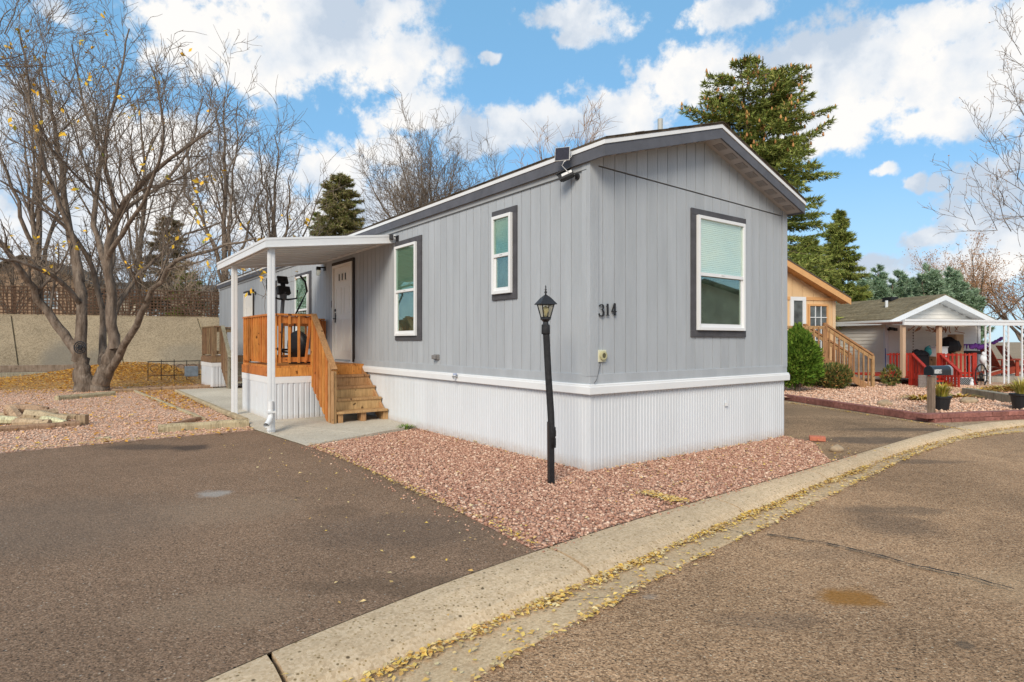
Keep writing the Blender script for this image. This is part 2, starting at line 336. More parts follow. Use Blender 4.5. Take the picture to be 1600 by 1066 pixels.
M['drive2'] = ground_mat('old_brown_asphalt', [(.28, (.14, .088, .048)), (.5, (.30, .19, .108)), (.75, (.44, .29, .17))], 80.,
    stains=[((.23, .15, .085), 6.2, 11.8, 2.2, .8, .6), ((.06, .05, .045), 5.3, 8.4, 1.5, .35, .6), ((.055, .045, .04), 6.2, 9.4, 1.2, .22, .55)], big=.35, bump=.9, bdist=.01, bscale=40.)
M['concrete'] = ground_mat('curb_concrete', [(.25, (.45, .325, .20)), (.5, (.56, .415, .265)), (.8, (.64, .495, .335))], 70., big=.16, bump=.5, bdist=.004,
    speck=[(55, .78, (.32, .22, .10)), (42, .93, (.20, .14, .07)), (30, .975, (.13, .09, .05))])
M['curb2'] = ground_mat('gutter_concrete', [(.25, (.43, .30, .175)), (.5, (.54, .39, .235)), (.8, (.63, .475, .30))], 80., big=.22, bump=.5, bdist=.004,
    speck=[(46, .86, (.27, .19, .10)), (32, .97, (.10, .08, .06))], crackc=.5)
M['pad'] = ground_mat('pad_concrete', [(.25, (.43, .38, .30)), (.5, (.53, .475, .385)), (.8, (.60, .55, .46))], 60., big=.14, bump=.3, bdist=.003, speck=[(22, .95, (.33, .26, .17))])
RED = [(0, (.33, .165, .115)), (.3, (.42, .23, .16)), (.6, (.50, .29, .205)), (.85, (.60, .375, .265)), (1, (.76, .57, .43))]
PINK = [(0, (.54, .31, .205)), (.3, (.66, .41, .285)), (.6, (.74, .49, .35)), (.85, (.80, .58, .44)), (1, (.58, .36, .24))]
M['gravel_red_bed'] = ground_mat('reddish_gravel_bed', RED, 1, cell=40., big=.10, bump=1., bdist=.02)
M['gravel_pink_bed'] = ground_mat('pink_gravel_bed', PINK, 1, cell=32., big=.12, bump=1., bdist=.015, stains=[((.42, .25, .13), -13, 17.5, 6, 2.2, .6), ((.48, .33, .22), -7., 14.5, 2.5, 1.5, .4)])
M['dirt'] = ground_mat('yard_dirt', [(.3, (.22, .15, .09)), (.6, (.34, .25, .16)), (.8, (.42, .33, .22))], 30., big=.3)
M['pebble_red'] = mat('reddish_pebble', (.4, .3, .3), .85, .2, isl=RED)
M['pebble_pink'] = mat('pink_pebble', (.4, .3, .3), .85, .2, isl=PINK)
M['leaf'] = mat('fallen_yellow_leaf', (.6, .4, .1), .7, .2, isl=[(0, (.66, .42, .06)), (.3, (.74, .53, .18)), (.5, (.58, .33, .09)), (.75, (.74, .60, .32)), (1, (.40, .25, .12))])
M['leaf_orange'] = mat('fallen_orange_leaf', (.6, .4, .1), .7, .2, isl=[(0, (.58, .27, .03)), (.4, (.70, .38, .05)), (.7, (.45, .19, .03)), (1, (.72, .48, .12))])
M['retain'] = ground_mat('sloped_concrete', [(.25, (.20, .155, .10)), (.5, (.285, .225, .148)), (.8, (.36, .29, .195))], 30., big=.2, bump=.5,
    stains=[((.16, .145, .12), 13.1, .5, .8, .9, .7), ((.15, .135, .11), 14.3, .4, .5, .6, .6), ((.20, .18, .145), 17.5, .7, 1.2, .5, .4), ((.22, .20, .16), 9., 1., 2., .8, .5)])
M['brickred'] = mat('split_face_block', (.27, .115, .095), .9, .2, 14., .3, 1., 45., obj=.2, bdist=.012)
M['redbrick'] = mat('loose_red_brick', (.50, .17, .105), .85, .2, 30., .15, .6, 90., bdist=.003)
M['rock'] = mat('tan_stone', (.40, .30, .20), .9, .2, 7., .3, .8, 18., bdist=.02)
# ================================================================ GROUND
# the kerb follows the street: three fitted lines in the home's own frame (x along its front wall)
def fit(pxs, z, deg=4):
    q = [W2L(*gnd(x, y, z)[:2]) for x, y in pxs]; a = np.array(q); return np.polyfit(a[:, 0], a[:, 1], deg), a[0, 0], a[-1, 0]
DROP = .075
fo = fit([(310, 1066), (600, 955), (835, 862), (1000, 810), (1160, 763), (1300, 722), (1400, 693), (1480, 670), (1600, 656)], 0)
ff = fit([(560, 1066), (750, 985), (960, 890), (1120, 828), (1300, 750), (1400, 712), (1500, 683), (1600, 667)], -DROP)
fp = fit([(735, 1066), (900, 965), (1000, 915), (1150, 845), (1250, 797), (1350, 745), (1450, 703), (1520, 684), (1600, 675)], -DROP + .01)
def ev(f, x):
    c, a, b = f; xx = min(max(x, a), b); y = np.polyval(c, xx); d = np.polyval(np.polyder(c), xx)
    d = min(max(d, -.5), .3) if x < a else min(max(d, -.6), -.1)
    y += d * (x - xx)
    if x > b: y -= .045 * (x - b) ** 2
    return float(y)
def kerb_at(x):
    o_ = ev(fo, x); f_ = min(ev(ff, x), o_ - .16); p_ = min(ev(fp, x), f_ - .12); return o_, f_, p_
XS = [-60, -30, -16, -10, -7, -5.5] + [round(-4.6 + .2 * i, 2) for i in range(72)] + [10.2, 11, 12, 13.5, 15, 17]

def ground_sheet(name, pts, m, kind='structure'):
    mb = MB(); mb.poly(pts); return link(name, mb, m, kind=kind)
G = MB(); G.add([(-700, -700, -.30), (700, -700, -.30), (700, 900, -.30), (-700, 900, -.30)], [(0, 1, 2, 3)]); link('ground', G, M['dirt'], kind='structure')
mb = MB()                                                   # the raised yards on the house side of the kerb
for a, b in zip(XS[:-1], XS[1:]):
    mb.add([L2W(a, kerb_at(a)[0] + .01, -.006), L2W(b, kerb_at(b)[0] + .01, -.006), L2W(b, 120, -.006), L2W(a, 120, -.006)], [(0, 1, 2, 3)])
link('yard', mb, M['dirt'], kind='structure')
mb = MB()
for a, b in zip(XS[:-1], XS[1:]):
    ya, yb = kerb_at(a)[2] - .0, kerb_at(b)[2]
    mb.add([L2W(a, ya - 40, -DROP - .05), L2W(b, yb - 40, -DROP - .05), L2W(b, yb - 2.2, -DROP - .012), L2W(a, ya - 2.2, -DROP - .012), L2W(b, yb + .05, -DROP + .004), L2W(a, ya + .05, -DROP + .004)], [(0, 1, 2, 3), (3, 2, 4, 5)])
link('road', mb, M['road'], kind='structure')
# the long seam across the road
e1, e2 = gnd(1200, 838, -DROP), gnd(1420, 885, -DROP); e3 = gnd(1600, 930, -DROP); mb = MB()
cr = [Vector(e1), Vector(gnd(1290, 852, -DROP)), Vector(gnd(1360, 868, -DROP)), Vector(e2), Vector(gnd(1500, 902, -DROP)), Vector(e3)]
rg = random.Random(3)
seam = []
for a, b in zip(cr[:-1], cr[1:]):
    for k in range(6): p = a.lerp(b, k / 6); seam.append(p + Vector((rg.uniform(-.012, .012), rg.uniform(-.012, .012), 0)))
M['seam'] = mat('tar_seam', (.05, .042, .035), .9, .2, 30, .4)
for a, b in zip(seam[:-1], seam[1:]):
    n = (b - a).cross(Vector((0, 0, 1))).normalized() * rg.uniform(.005, .013); z = Vector((0, 0, .0185))
    mb.add([a - n + z, b - n + z, b + n + z, a + n + z], [(0, 1, 2, 3)])
link('road_seam', mb, M['seam'], kind='structure')

def kerb_slab(x0, x1, which):
    mb = MB(); n = max(2, int((x1 - x0) / .22)); xs = np.linspace(x0, x1, n + 1); prof = []
    for x in xs:
        o_, f_, p_ = kerb_at(x); wdt = o_ - f_
        if which == 'kerb': pr = [(o_ + .0, -.25), (o_, .003), (o_ - wdt * .30, .006), (o_ - wdt * .62, -.006), (o_ - wdt * .82, -.024), (o_ - wdt * .95, -DROP * .75), (f_, -DROP - .002), (f_, -.25)]
        else: pr = [(f_ - .004, -.25), (f_ - .004, -DROP - .006), ((f_ + p_) / 2, -DROP + .002), (p_ + .02, -DROP + .010), (p_, -DROP + .006), (p_, -.25)]
        prof.append([L2W(x, y, z) for y, z in pr])
    k = len(prof[0]); v = [q for r_ in prof for q in r_]
    f = [(i * k + j, (i + 1) * k + j, (i + 1) * k + j + 1, i * k + j + 1) for i in range(n) for j in range(k - 1)] + [tuple(range(k)), tuple(n * k + j for j in range(k))[::-1]]
    return mb.add(v, f)
kerb = D.objects.new('kerb', None); COL.objects.link(kerb); kerb['kind'] = 'structure'
gut = D.objects.new('gutter', None); COL.objects.link(gut); gut['kind'] = 'structure'
jx = [-30, -12, -7.3, -5.5, -3.75, -1.86, .12, 1.93, 3.8, 5.3, 6.9, 8.4, 10, 12, 14.5, 17]
for a, b in zip(jx[:-1], jx[1:]): link('kerb_slab', kerb_slab(a + .012, b - .012, 'kerb'), M['concrete'], kerb)
jx = [-30, -12, -7.5, -5.0, -1.33, .55, 2.6, 4.6, 6.6, 8.6, 10.6, 12.5, 17]
for a, b in zip(jx[:-1], jx[1:]): link('gutter_slab', kerb_slab(a + .010, b - .010, 'gutter'), M['curb2'], gut)

def kline(x0, x1, n=24, off=.0):
    return [(x, kerb_at(x)[0] + off) for x in np.linspace(x0, x1, n)]
def sheetL(name, pl, z, m): return ground_sheet(name, [L2W(x, y, z) for x, y in pl], m)
# dark drive on the near side
dr_pts = [W2L(*gnd(px, py)[:2]) for px, py in [(835, 862), (700, 793), (600, 745), (520, 712), (480, 698), (395, 673), (200, 690), (0, 709)]]
drive = kline(-9.5, -1.98, 30, .004) + dr_pts[1:] + [(-7.5, 4.2), (-14, 2.6), (-14, -3.0)]
sheetL('driveway', drive, .004, M['drive'])
# concrete pad and walk beside the porch (slab with an edge)
PADZ = .05
pad = [W2L(*gnd(480, 698)[:2]), (-1.2, 3.9), W2L(*gnd(560, 688)[:2]), (.0, 4.0), (0, 14.4), (-2.05, 14.3), (-2.02, 6.3), W2L(*gnd(398, 674)[:2])]
pad = [dr_pts[4], (-.9, 3.62), (-.02, 3.95), (-.02, 14.3), (-2.05, 14.3), (-2.05, 6.1), (-2.10, 5.35)]
mb = MB(); mb.prism([L2W(x, y, .008) for x, y in pad], (0, 0, 1)); 
for i in range(len(pad)): mb.v[len(pad) + i] = (*mb.v[len(pad) + i][:2], PADZ if i not in (0, 6) else .018)
link('walkway', mb, M['pad'], kind='structure')
# second drive on the far side of the home
edge2 = [W2L(*gnd(px, py)[:2]) for px, py in [(1297, 722), (1228, 688)]]
br = [W2L(*gnd(px, py)[:2]) for px, py in [(1450, 662), (1228, 628)]]
d2 = [edge2[0]] + kline(3.3, 7.1, 14, .004) + [br[0], br[1], (9.6, 8), (9.6, 40), (4.1, 40), (4.1, .2), (3.75, -.5)]
sheetL('side_driveway', d2, .004, M['drive2'])
redbed = kline(-1.98, 3.2, 26, .004) + [edge2[0], (3.75, -.5), (4.05, .2), (4.05, .6), (0.1, .6), (0.1, 3.95), (-.9, 3.62)] + dr_pts[1:5][::-1]
sheetL('gravel_bed', redbed, .006, M['gravel_red_bed'])
pinkL = [dr_pts[5], (-2.10, 5.35), (-2.08, 14.3), (0, 14.3), (0, 26), (-24, 24), (-24, 6), (-14, 2.6), (-7.5, 4.2), dr_pts[7], dr_pts[6]]
sheetL('pink_gravel_yard', pinkL, .002, M['gravel_pink_bed'])
NBZ = .07
pinkR = [(br[0][0] + .28, br[0][1] + .16), (br[1][0] + .26, br[1][1]), (9.7, 8), (9.7, 30), (30, 30), (30, -4), (16, -3.2), (11.5, -1.75), (9.3, -1.2)]
sheetL('neighbour_gravel_yard', pinkR, NBZ, M['gravel_pink_bed'])

# ---- loose stones lying on the beds
PHI = (1 + 5 ** .5) / 2
ICO_V = np.array([(-1, PHI, 0), (1, PHI, 0), (-1, -PHI, 0), (1, -PHI, 0), (0, -1, PHI), (0, 1, PHI), (0, -1, -PHI), (0, 1, -PHI), (PHI, 0, -1), (PHI, 0, 1), (-PHI, 0, -1), (-PHI, 0, 1)]) / 1.9
ICO_F = np.array([(0, 11, 5), (0, 5, 1), (0, 1, 7), (0, 7, 10), (0, 10, 11), (1, 5, 9), (5, 11, 4), (11, 10, 2), (10, 7, 6), (7, 1, 8), (3, 9, 4), (3, 4, 2), (3, 2, 6), (3, 6, 8), (3, 8, 9), (4, 9, 5), (2, 4, 11), (6, 2, 10), (8, 6, 7), (9, 8, 1)])
OCT_V = np.array([(1, 0, 0), (0, 1, 0), (-1, 0, 0), (0, -1, 0), (0, 0, 1), (0, 0, -.6)], float)
OCT_F = np.array([(0, 1, 4), (1, 2, 4), (2, 3, 4), (3, 0, 4), (1, 0, 5), (2, 1, 5), (3, 2, 5), (0, 3, 5)])
def inpoly(P, poly):
    x, y = P[:, 0], P[:, 1]; r = np.zeros(len(P), bool); n = len(poly)
    for i in range(n):
        x1, y1 = poly[i]; x2, y2 = poly[(i + 1) % n]
        c = ((y1 > y) != (y2 > y)); r ^= c & (x < (x2 - x1) * (y - y1) / ((y2 - y1) if y2 != y1 else 1e-9) + x1)
    return r
def toW(P): return np.stack([C0[0] + P[:, 0] * CA - P[:, 1] * SA, C0[1] + P[:, 0] * SA + P[:, 1] * CA], 1)
def inview(Wd, margin=60): return (Wd[:, 1] > .8) & (np.abs(Wd[:, 0] / np.maximum(Wd[:, 1], .01)) < (800 + margin) / F)
def pebbles(name, poly, bbox, n, r0, r1, z, m, seed, tv, tf, dens=None):
    g = np.random.default_rng(seed); P = g.uniform([bbox[0], bbox[2]], [bbox[1], bbox[3]], (n, 2)); P = P[inpoly(P, poly)]; Wd = toW(P); k = inview(Wd); P, Wd = P[k], Wd[k]
    if dens is not None: k = g.random(len(P)) < dens(Wd); P, Wd = P[k], Wd[k]
    n = len(P); r = g.uniform(r0, r1, n) * g.choice([.7, 1, 1, 1.25], n)
    sc = np.stack([r * g.uniform(.8, 1.35, n), r * g.uniform(.7, 1.1, n), r * g.uniform(.45, .8, n)], 1)
    a = g.uniform(0, 6.283, n); ti = g.uniform(-.5, .5, n)
    V = tv[None] * (1 + g.uniform(-.22, .22, (n, len(tv), 1))) * sc[:, None]
    y = V[:, :, 1] * np.cos(ti)[:, None] - V[:, :, 2] * np.sin(ti)[:, None]; zz = V[:, :, 1] * np.sin(ti)[:, None] + V[:, :, 2] * np.cos(ti)[:, None]
    X = V[:, :, 0] * np.cos(a)[:, None] - y * np.sin(a)[:, None]; Y = V[:, :, 0] * np.sin(a)[:, None] + y * np.cos(a)[:, None]
    zc = z + sc[:, 2] * g.uniform(.1, .8, n)
    out = np.stack([X + Wd[:, 0, None], Y + Wd[:, 1, None], zz + zc[:, None]], 2).reshape(-1, 3)
    Fa = (tf[None] + (np.arange(n) * len(tv))[:, None, None]).reshape(-1, 3)
    return bulk(name, out, Fa, m)
pebbles('reddish_gravel', redbed, (-3.2, 4.2, -1.7, 4.2), 72000, .009, .0155, .008, M['pebble_red'], 1, ICO_V, ICO_F)
pebbles('pink_gravel', pinkL, (-16, 0, 3, 18), 80000, .012, .021, .004, M['pebble_pink'], 2, OCT_V, OCT_F, lambda w_: np.clip(1.25 - w_[:, 1] / 22, .25, 1))
a_, b_ = dr_pts[0], dr_pts[4]
pebbles('stray_gravel', [a_, b_, (b_[0] - .14, b_[1]), (a_[0] - .14, a_[1] - .02)], (-3.2, -1.5, -1.7, 4.2), 1500, .006, .012, .006, M['pebble_red'], 7, ICO_V, ICO_F)
pebbles('stray_gravel', kline(-1.98, 3.3, 20, .01) + kline(-1.98, 3.3, 20, -.07)[::-1], (-2, 3.4, -1.7, -1.1), 700, .005, .010, .005, M['pebble_red'], 8, ICO_V, ICO_F)
pebbles('neighbour_pink_gravel', pinkR, (7, 17, -3, 8), 22000, .018, .036, NBZ + .003, M['pebble_pink'], 3, OCT_V, OCT_F)

# ---- fallen leaves
def leaves(name, P3, size, m, seed, flat=.35, parent=None):
    g = np.random.default_rng(seed); P3 = np.asarray(P3, float); n = len(P3)
    L = g.uniform(.6, 1.3, n) * size; Wd = L * g.uniform(.45, .75, n); a = g.uniform(0, 6.283, n)
    base = np.array([(-.5, 0, 0), (-.1, .5, .12), (.5, 0, .05), (-.1, -.5, .12)])
    V = base[None] * np.stack([L, Wd, L], 1)[:, None]; V[:, :, 2] += g.uniform(-.3, .5, (n, 4)) * L[:, None] * flat
    X = V[:, :, 0] * np.cos(a)[:, None] - V[:, :, 1] * np.sin(a)[:, None]; Y = V[:, :, 0] * np.sin(a)[:, None] + V[:, :, 1] * np.cos(a)[:, None]
    out = np.stack([X, Y, V[:, :, 2]], 2) + P3[:, None]; Fa = (np.array([[0, 1, 2], [0, 2, 3]])[None] + (np.arange(n) * 4)[:, None, None]).reshape(-1, 3)
    return bulk(name, out.reshape(-1, 3), Fa, m, parent=parent)
g = np.random.default_rng(5); pts = []
def clump(x, s=0): return .5 + .5 * math.sin(x * 5.1 + s) * math.sin(x * 2.3 + 1 + s) + .25 * math.sin(x * 13 + s)
for i in range(5000):                                        # drift along the foot of the kerb
    x = g.uniform(-4.2, 11) if g.random() < .55 else g.uniform(-4.2, 3)
    c = clump(x)
    if g.random() > .25 + .75 * c: continue
    o_, f_, p_ = kerb_at(x); y = f_ + .012 - abs(g.normal(0, .028 + .02 * c)); pts.append((*L2W(x, y)[:2], -DROP + .004 + g.uniform(0, .02) * max(0, 1 - (f_ - y) / .08)))
for i in range(2600):                                        # thinner line where the gutter meets the asphalt
    x = g.uniform(-4.2, 11)
    if g.random() > .15 + .8 * clump(x, 2): continue
    o_, f_, p_ = kerb_at(x); y = p_ + g.normal(-.01, .022); pts.append((*L2W(x, y)[:2], -DROP + .014 + g.uniform(0, .008)))
leaves('fallen_leaves', pts, .034, M['leaf'], 11)
pts = []
for i in range(800):
    x = g.uniform(-4, 10); o_, f_, p_ = kerb_at(x); y = g.uniform(p_, f_); pts.append((*L2W(x, y)[:2], -DROP + .015))
for i in range(520):                                         # sparse ones over beds and kerb
    x = g.uniform(-3, 4); y = g.uniform(-1.4, 0) if x > 0 else g.uniform(-1.5, 4); pts.append((*L2W(x, y)[:2], .032))
for (px, py) in [(508, 810), (735, 896), (735, 878), (530, 945), (525, 914), (445, 1058), (567, 944), (700, 965)]:
    q = gnd(px, py); pts += [(q[0], q[1], .012)]
for i in range(330):                                         # patch in the gravel near the kerb
    t_ = g.random(); c = Vector(gnd(1005, 775)).lerp(Vector(gnd(1066, 789)), t_); pts.append((c.x + g.normal(0, .045), c.y + g.normal(0, .045), .035))
for i in range(60): x = g.uniform(.2, 3.8); pts.append((*L2W(x, -abs(g.normal(0, .06)))[:2], .035))
for i in range(60): x = g.uniform(.2, 3.8); pts.append((*L2W(-abs(g.normal(0, .06)), x)[:2], .035))
for i in range(420):                                         # edge of the drive against pink gravel and the bed
    t_ = g.random(); a = Vector(gnd(0, 709)).lerp(Vector(gnd(395, 673)), t_); pts.append((a.x + g.normal(0, .05), a.y + abs(g.normal(0, .12)), .03))
for i in range(380):
    t_ = g.random(); a = Vector(gnd(835, 862)).lerp(Vector(gnd(480, 698)), t_); pts.append((a.x + abs(g.normal(0, .06)), a.y + abs(g.normal(0, .05)), .03))
for i in range(420): x = g.uniform(6.9, 8.75); t_ = (x - br[0][0]) / (br[1][0] - br[0][0]); y = br[0][1] + (br[1][1] - br[0][1]) * t_; pts.append((*L2W(x - .06 - abs(g.normal(0, .09)), y - .02)[:2], .012))
leaves('scattered_leaves', pts, .033, M['leaf'], 12)
pts = []
for i in range(30000):                                       # deep drift under the big tree and against the bank
    x = g.uniform(-17, -1.1); y = 20.5 + g.normal(0, 1.5) if g.random() < .6 else g.uniform(15.5, 24)
    d = math.exp(-((x + 2.6) / 2.6) ** 2); 
    if g.random() > .22 + .9 * d: continue
    if x > -2.3 and y < 15: continue
    h = max(0, 1 - abs(y - 22) / 5) * .55 * d
    pts.append((*L2W(x, y)[:2], .02 + h + g.uniform(0, .05)))
for i in range(700): x = g.uniform(-2.9, -2.05); pts.append((*L2W(x, g.uniform(9, 14.6))[:2], .03))
for i in range(1800): pts.append((*L2W(g.uniform(-13, -2.2), g.uniform(5, 17))[:2], .025))
leaves('leaf_litter', pts, .075, M['leaf_orange'], 13)
# the soil mound that carries the drift
mb = MB(); nx, ny = 22, 14
for j in range(ny + 1):
    for i in range(nx + 1):
        x = -6.4 + 6.3 * i / nx; y = 17. + 9. * j / ny; d = math.exp(-((x + 2.6) / 2.6) ** 2); mb.v.append(L2W(x, y, max(0, 1 - abs(y - 22) / 5) * .54 * d - .004))
for j in range(ny):
    for i in range(nx): k = j * (nx + 1) + i; mb.f.append((k, k + 1, k + nx + 2, k + nx + 1))
M['leafbed'] = ground_mat('leaf_covered_soil', [(0, (.44, .20, .05)), (.35, (.52, .28, .08)), (.6, (.42, .22, .10)), (.8, (.56, .38, .16)), (1, (.36, .19, .09))], 1, cell=18., big=.15, bump=1., bdist=.02)
link('leafy_mound', mb, M['leafbed'], kind='structure', smooth=True)

# ================================================================ THE GREY HOME
WID, LEN = 3.91, 19.1
FL_, BELT0, BELT1, BASE1 = .97, .83, .945, 1.045
EAVEL, EAVER, RIDGE, XR = 3.48, 3.40, 4.07, 1.95
def roof_z(x, o=0.): return (EAVEL + (RIDGE - EAVEL) * (x + .068) / (XR + .068) if x < XR else RIDGE + (EAVER - RIDGE) * (x - XR) / (WID + .05 - XR)) + o
home = thing('mobile_home', 'long grey mobile home with white skirting and house number 314', 'mobile home', (*C0, 0), ANG)
class Face:
    def __init__(s, f): s.f = f
    def box(s, mb, a0, a1, o0, o1, z0, z1):
        if s.f == 'side': return mb.box(-o1, -o0, a0, a1, z0, z1)
        return mb.box(a0, a1, -o1, -o0, z0, z1)
    def p(s, a, o, z): return (-o, a, z) if s.f == 'side' else (a, -o, z)
SIDE, GAB = Face('side'), Face('gable')
mb = MB(); mb.prism([(.02, .02, .02), (WID - .02, .02, .02), (WID - .02, .02, roof_z(WID, -.16)), (XR, .02, roof_z(XR, -.16)), (.02, .02, roof_z(.02, -.16))], (0, LEN - .04, 0))
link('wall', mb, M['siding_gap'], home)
# siding boards, front wall in two courses and long wall
PITCH, GAP = .1795, .008
xs = [.095] + [.172 + PITCH * i for i in range(21)] + [WID - .10]; xs = [x for x in xs if x <= WID - .09]
rg = random.Random(11)
seamz = lambda x: 3.275 - .02 * x
win_g = (1.70, 2.86, 1.45, 3.04)
for a, b in zip(xs[:-1], xs[1:]):
    if b - a < .03: continue
    a_, b_ = a + GAP / 2, b - GAP / 2
    mb = MB(); o = .019
    mb.prism([(a_, -o, BASE1 - .01), (b_, -o, BASE1 - .01), (b_, -o, seamz(b_)), (a_, -o, seamz(a_))], (0, .03, 0)); link('siding_board', mb, M['siding'], home)
    mb = MB(); o = .026
    top = [(b_, -o, roof_z(b_, -.14)), (a_, -o, roof_z(a_, -.14))]
    if a_ < XR < b_: top = [(b_, -o, roof_z(b_, -.14)), (XR, -o, roof_z(XR, -.14)), (a_, -o, roof_z(a_, -.14))]
    mb.prism([(a_, -o, seamz(a_) + .014), (b_, -o, seamz(b_) + .014)] + top, (0, .03, 0)); link('siding_board', mb, M['siding'], home)
sb = MB(); sb.box(-.019, .010, GAP / 2, PITCH - GAP / 2, BASE1 - .01, 3.235); sbm = sb.mesh('siding_board'); sbm.materials.append(M['siding'])
y = .095; ny_ = 0
while y + PITCH < LEN - .08:
    o = link('siding_board', sbm, None, home, (0, y, 0)); y += PITCH
mb = MB(); mb.box(-.019, .010, y + GAP / 2, LEN - .09, BASE1 - .01, 3.235); link('siding_board', mb, M['siding'], home)
# trims
mb = MB(); mb.prism([(-.034, -.034, BASE1 - .02), (.092, -.034, BASE1 - .02), (.092, -.034, 3.40), (-.034, -.034, 3.36)], (0, .054, 0)); link('corner_trim', mb, M['siding'], home)
mb = MB(); mb.box(-.034, .01, .022, .092, BASE1 - .02, 3.36); link('corner_trim', mb, M['siding'], home)
mb = MB(); mb.prism([(WID - .09, -.034, BASE1 - .02), (WID + .03, -.034, BASE1 - .02), (WID + .03, -.034, 3.33), (WID - .09, -.034, 3.35)], (0, .054, 0)); link('corner_trim', mb, M['siding'], home)
mb = MB(); mb.box(-.034, .01, LEN - .09, LEN, BASE1 - .02, 3.36); link('corner_trim', mb, M['siding'], home)
mb = MB(); mb.box(-.030, WID + .03, -.030, .015, BELT1 - .01, BASE1); link('base_board', mb, M['siding'], home, bevel=.003)
mb = MB(); mb.box(-.030, .012, .017, LEN, BELT1 - .01, BASE1); link('base_board', mb, M['siding'], home, bevel=.003)
mb = MB(); mb.box(-.029, .012, .02, LEN, 3.236, 3.33); link('frieze_board', mb, M['trim_grey'], home)
mb = MB(); mb.box(-.036, -.030, .02, LEN, 3.228, 3.236); link('frieze_lip', mb, M['siding_gap'], home)
# white belt with a stepped profile
def belt(axis):
    pr = [(.0, BELT0), (.058, BELT0), (.062, BELT0 + .006), (.062, BELT1 - .036), (.052, BELT1 - .030), (.052, BELT1 - .014), (.040, BELT1 - .006), (.0, BELT1)]
    mb = MB()
    if axis == 'x':
        a = [(-o, -o, z) for o, z in pr]; b = [(WID + .05, -o, z) for o, z in pr]
    else: a = [(-o, -o, z) for o, z in pr]; b = [(-o, LEN, z) for o, z in pr]
    k = len(pr); mb.add(a + b, [(i, i + 1, k + i + 1, k + i) for i in range(k - 1)] + [tuple(range(k)), tuple(range(k, 2 * k))]); return mb
link('skirting_trim', belt('x'), M['white'], home); link('skirting_trim', belt('y'), M['white'], home)
# ribbed skirting, sheet by sheet
def ribs(a0, a1, z0, z1, f, rib=.052, depth=.0065, out=.012, wob=0.):
    """a vertical-ribbed vinyl sheet between a0 and a1; f maps (a, outward, z) to a point"""
    mb = MB(); prof = []; a = a0
    while a < a1 - 1e-4:
        for t_, d in ((0, 0), (.14, 0), (.24, 1), (.86, 1), (.96, 0)):
            aa = a + t_ * rib
            if aa < a1: prof.append((aa, out + d * depth))
        a += rib
    prof.append((a1, out)); k = len(prof)
    mb.add([f(a, o, z0) for a, o in prof] + [f(a, o, z1) for a, o in prof], [(i, i + 1, k + i + 1, k + i) for i in range(k - 1)]); return mb
SW = .052 * 7
y = .0
k = 0; sk = None
while y < LEN - .1:
    if sk is None: sk = ribs(0, SW - .005, -.03, BELT0 + .004, lambda a, o, z: (-o + .01, a, z)).mesh('skirting_panel'); sk.materials.append(M['white_pvc'])
    link('skirting_panel', sk, None, home, (rg.uniform(-.0015, .0015), y, 0)); y += SW
x = .0; sk = None
while x < WID - .05:
    w_ = min(SW - .005, WID - x)
    if w_ < SW - .006: sk = None
    if sk is None: sk = ribs(0, w_, -.03, BELT0 + .004, lambda a, o, z: (a, -o + .01, z)).mesh('skirting_panel'); sk.materials.append(M['white_pvc'])
    link('skirting_panel', sk, None, home, (x, rg.uniform(-.0015, .0015), 0)); x += SW
mb = MB(); mb.box(-.008, .03, -.0085, .03, -.03, BELT0); link('skirting_corner', mb, M['white_pvc'], home, bevel=.006)
# roof: deck with shingles, fascia, drip edge, soffit with vents
OV, OE = .284, .068; B_ = LEN + .25
def slope(mb, x0, x1, y0, y1, t0, t1):
    """slab between two heights under the roof line"""
    z = lambda x, t: roof_z(x, t)
    return mb.add([(x, y, z(x, t)) for t in (t0, t1) for y in (y0, y1) for x in (x0, x1)], [(0, 2, 3, 1), (4, 5, 7, 6), (0, 1, 5, 4), (2, 6, 7, 3), (0, 4, 6, 2), (1, 3, 7, 5)])
roof = MB(); slope(roof, -OE - .012, XR, -OV - .014, B_, -.016, .004); slope(roof, XR, WID + .05 + .012, -OV - .014, B_, -.016, .004)
roof = link('roof', roof, M['shingle'], home)
sh = MB(); rg = random.Random(4)
for (xa, xb) in ((-OE, XR), (WID + .05, XR)):                  # shingle tabs stand proud along the rake and eave
    L_ = abs(xb - xa); n = int(L_ / .14)
    for i in range(n):
        c0 = xa + (xb - xa) * i / n; c1 = xa + (xb - xa) * (i + 1) / n; lo, hi = min(c0, c1), max(c0, c1)
        e = rg.uniform(.0, .012); t_ = .010 + rg.uniform(0, .006); slope(sh, lo + .002, hi, -OV - .016 - e, -OV + .9, .0045, t_)
yy = -OV + .9
while yy < B_:
    e = rg.uniform(0, .01); slope(sh, -OE - .016 - e, -OE + .3, yy, min(yy + .30, B_), .0045, .012 + rg.uniform(0, .006)); yy += .303
o = link('shingle', sh, M['shingle'], roof, kind='stuff')
dz = -.017
for (x0, x1) in ((-OE - .010, XR), (XR, WID + .05 + .010)):
    mb = MB(); slope(mb, x0, x1, -OV - .010, -OV + .03, dz - .045, dz); link('drip_edge', mb, M['white'], home)
mb = MB(); mb.box(-OE - .010, -OE + .02, -OV + .031, B_, EAVEL + dz - .047, EAVEL + dz - .002); link('drip_edge', mb, M['white'], home)
for (x0, x1) in ((-OE, XR), (XR, WID + .05)):
    mb = MB(); slope(mb, x0, x1, -OV, -OV + .022, -.185, dz - .046); link('fascia', mb, M['fascia'], home)
mb = MB(); mb.box(-OE, -OE + .02, -OV + .023, B_, EAVEL - .183, EAVEL + dz - .048); link('fascia', mb, M['fascia'], home)
mb = MB(); mb.box(WID + .03, WID + .05, -OV + .023, B_, EAVER - .183, EAVER + dz - .048); link('fascia', mb, M['fascia'], home)
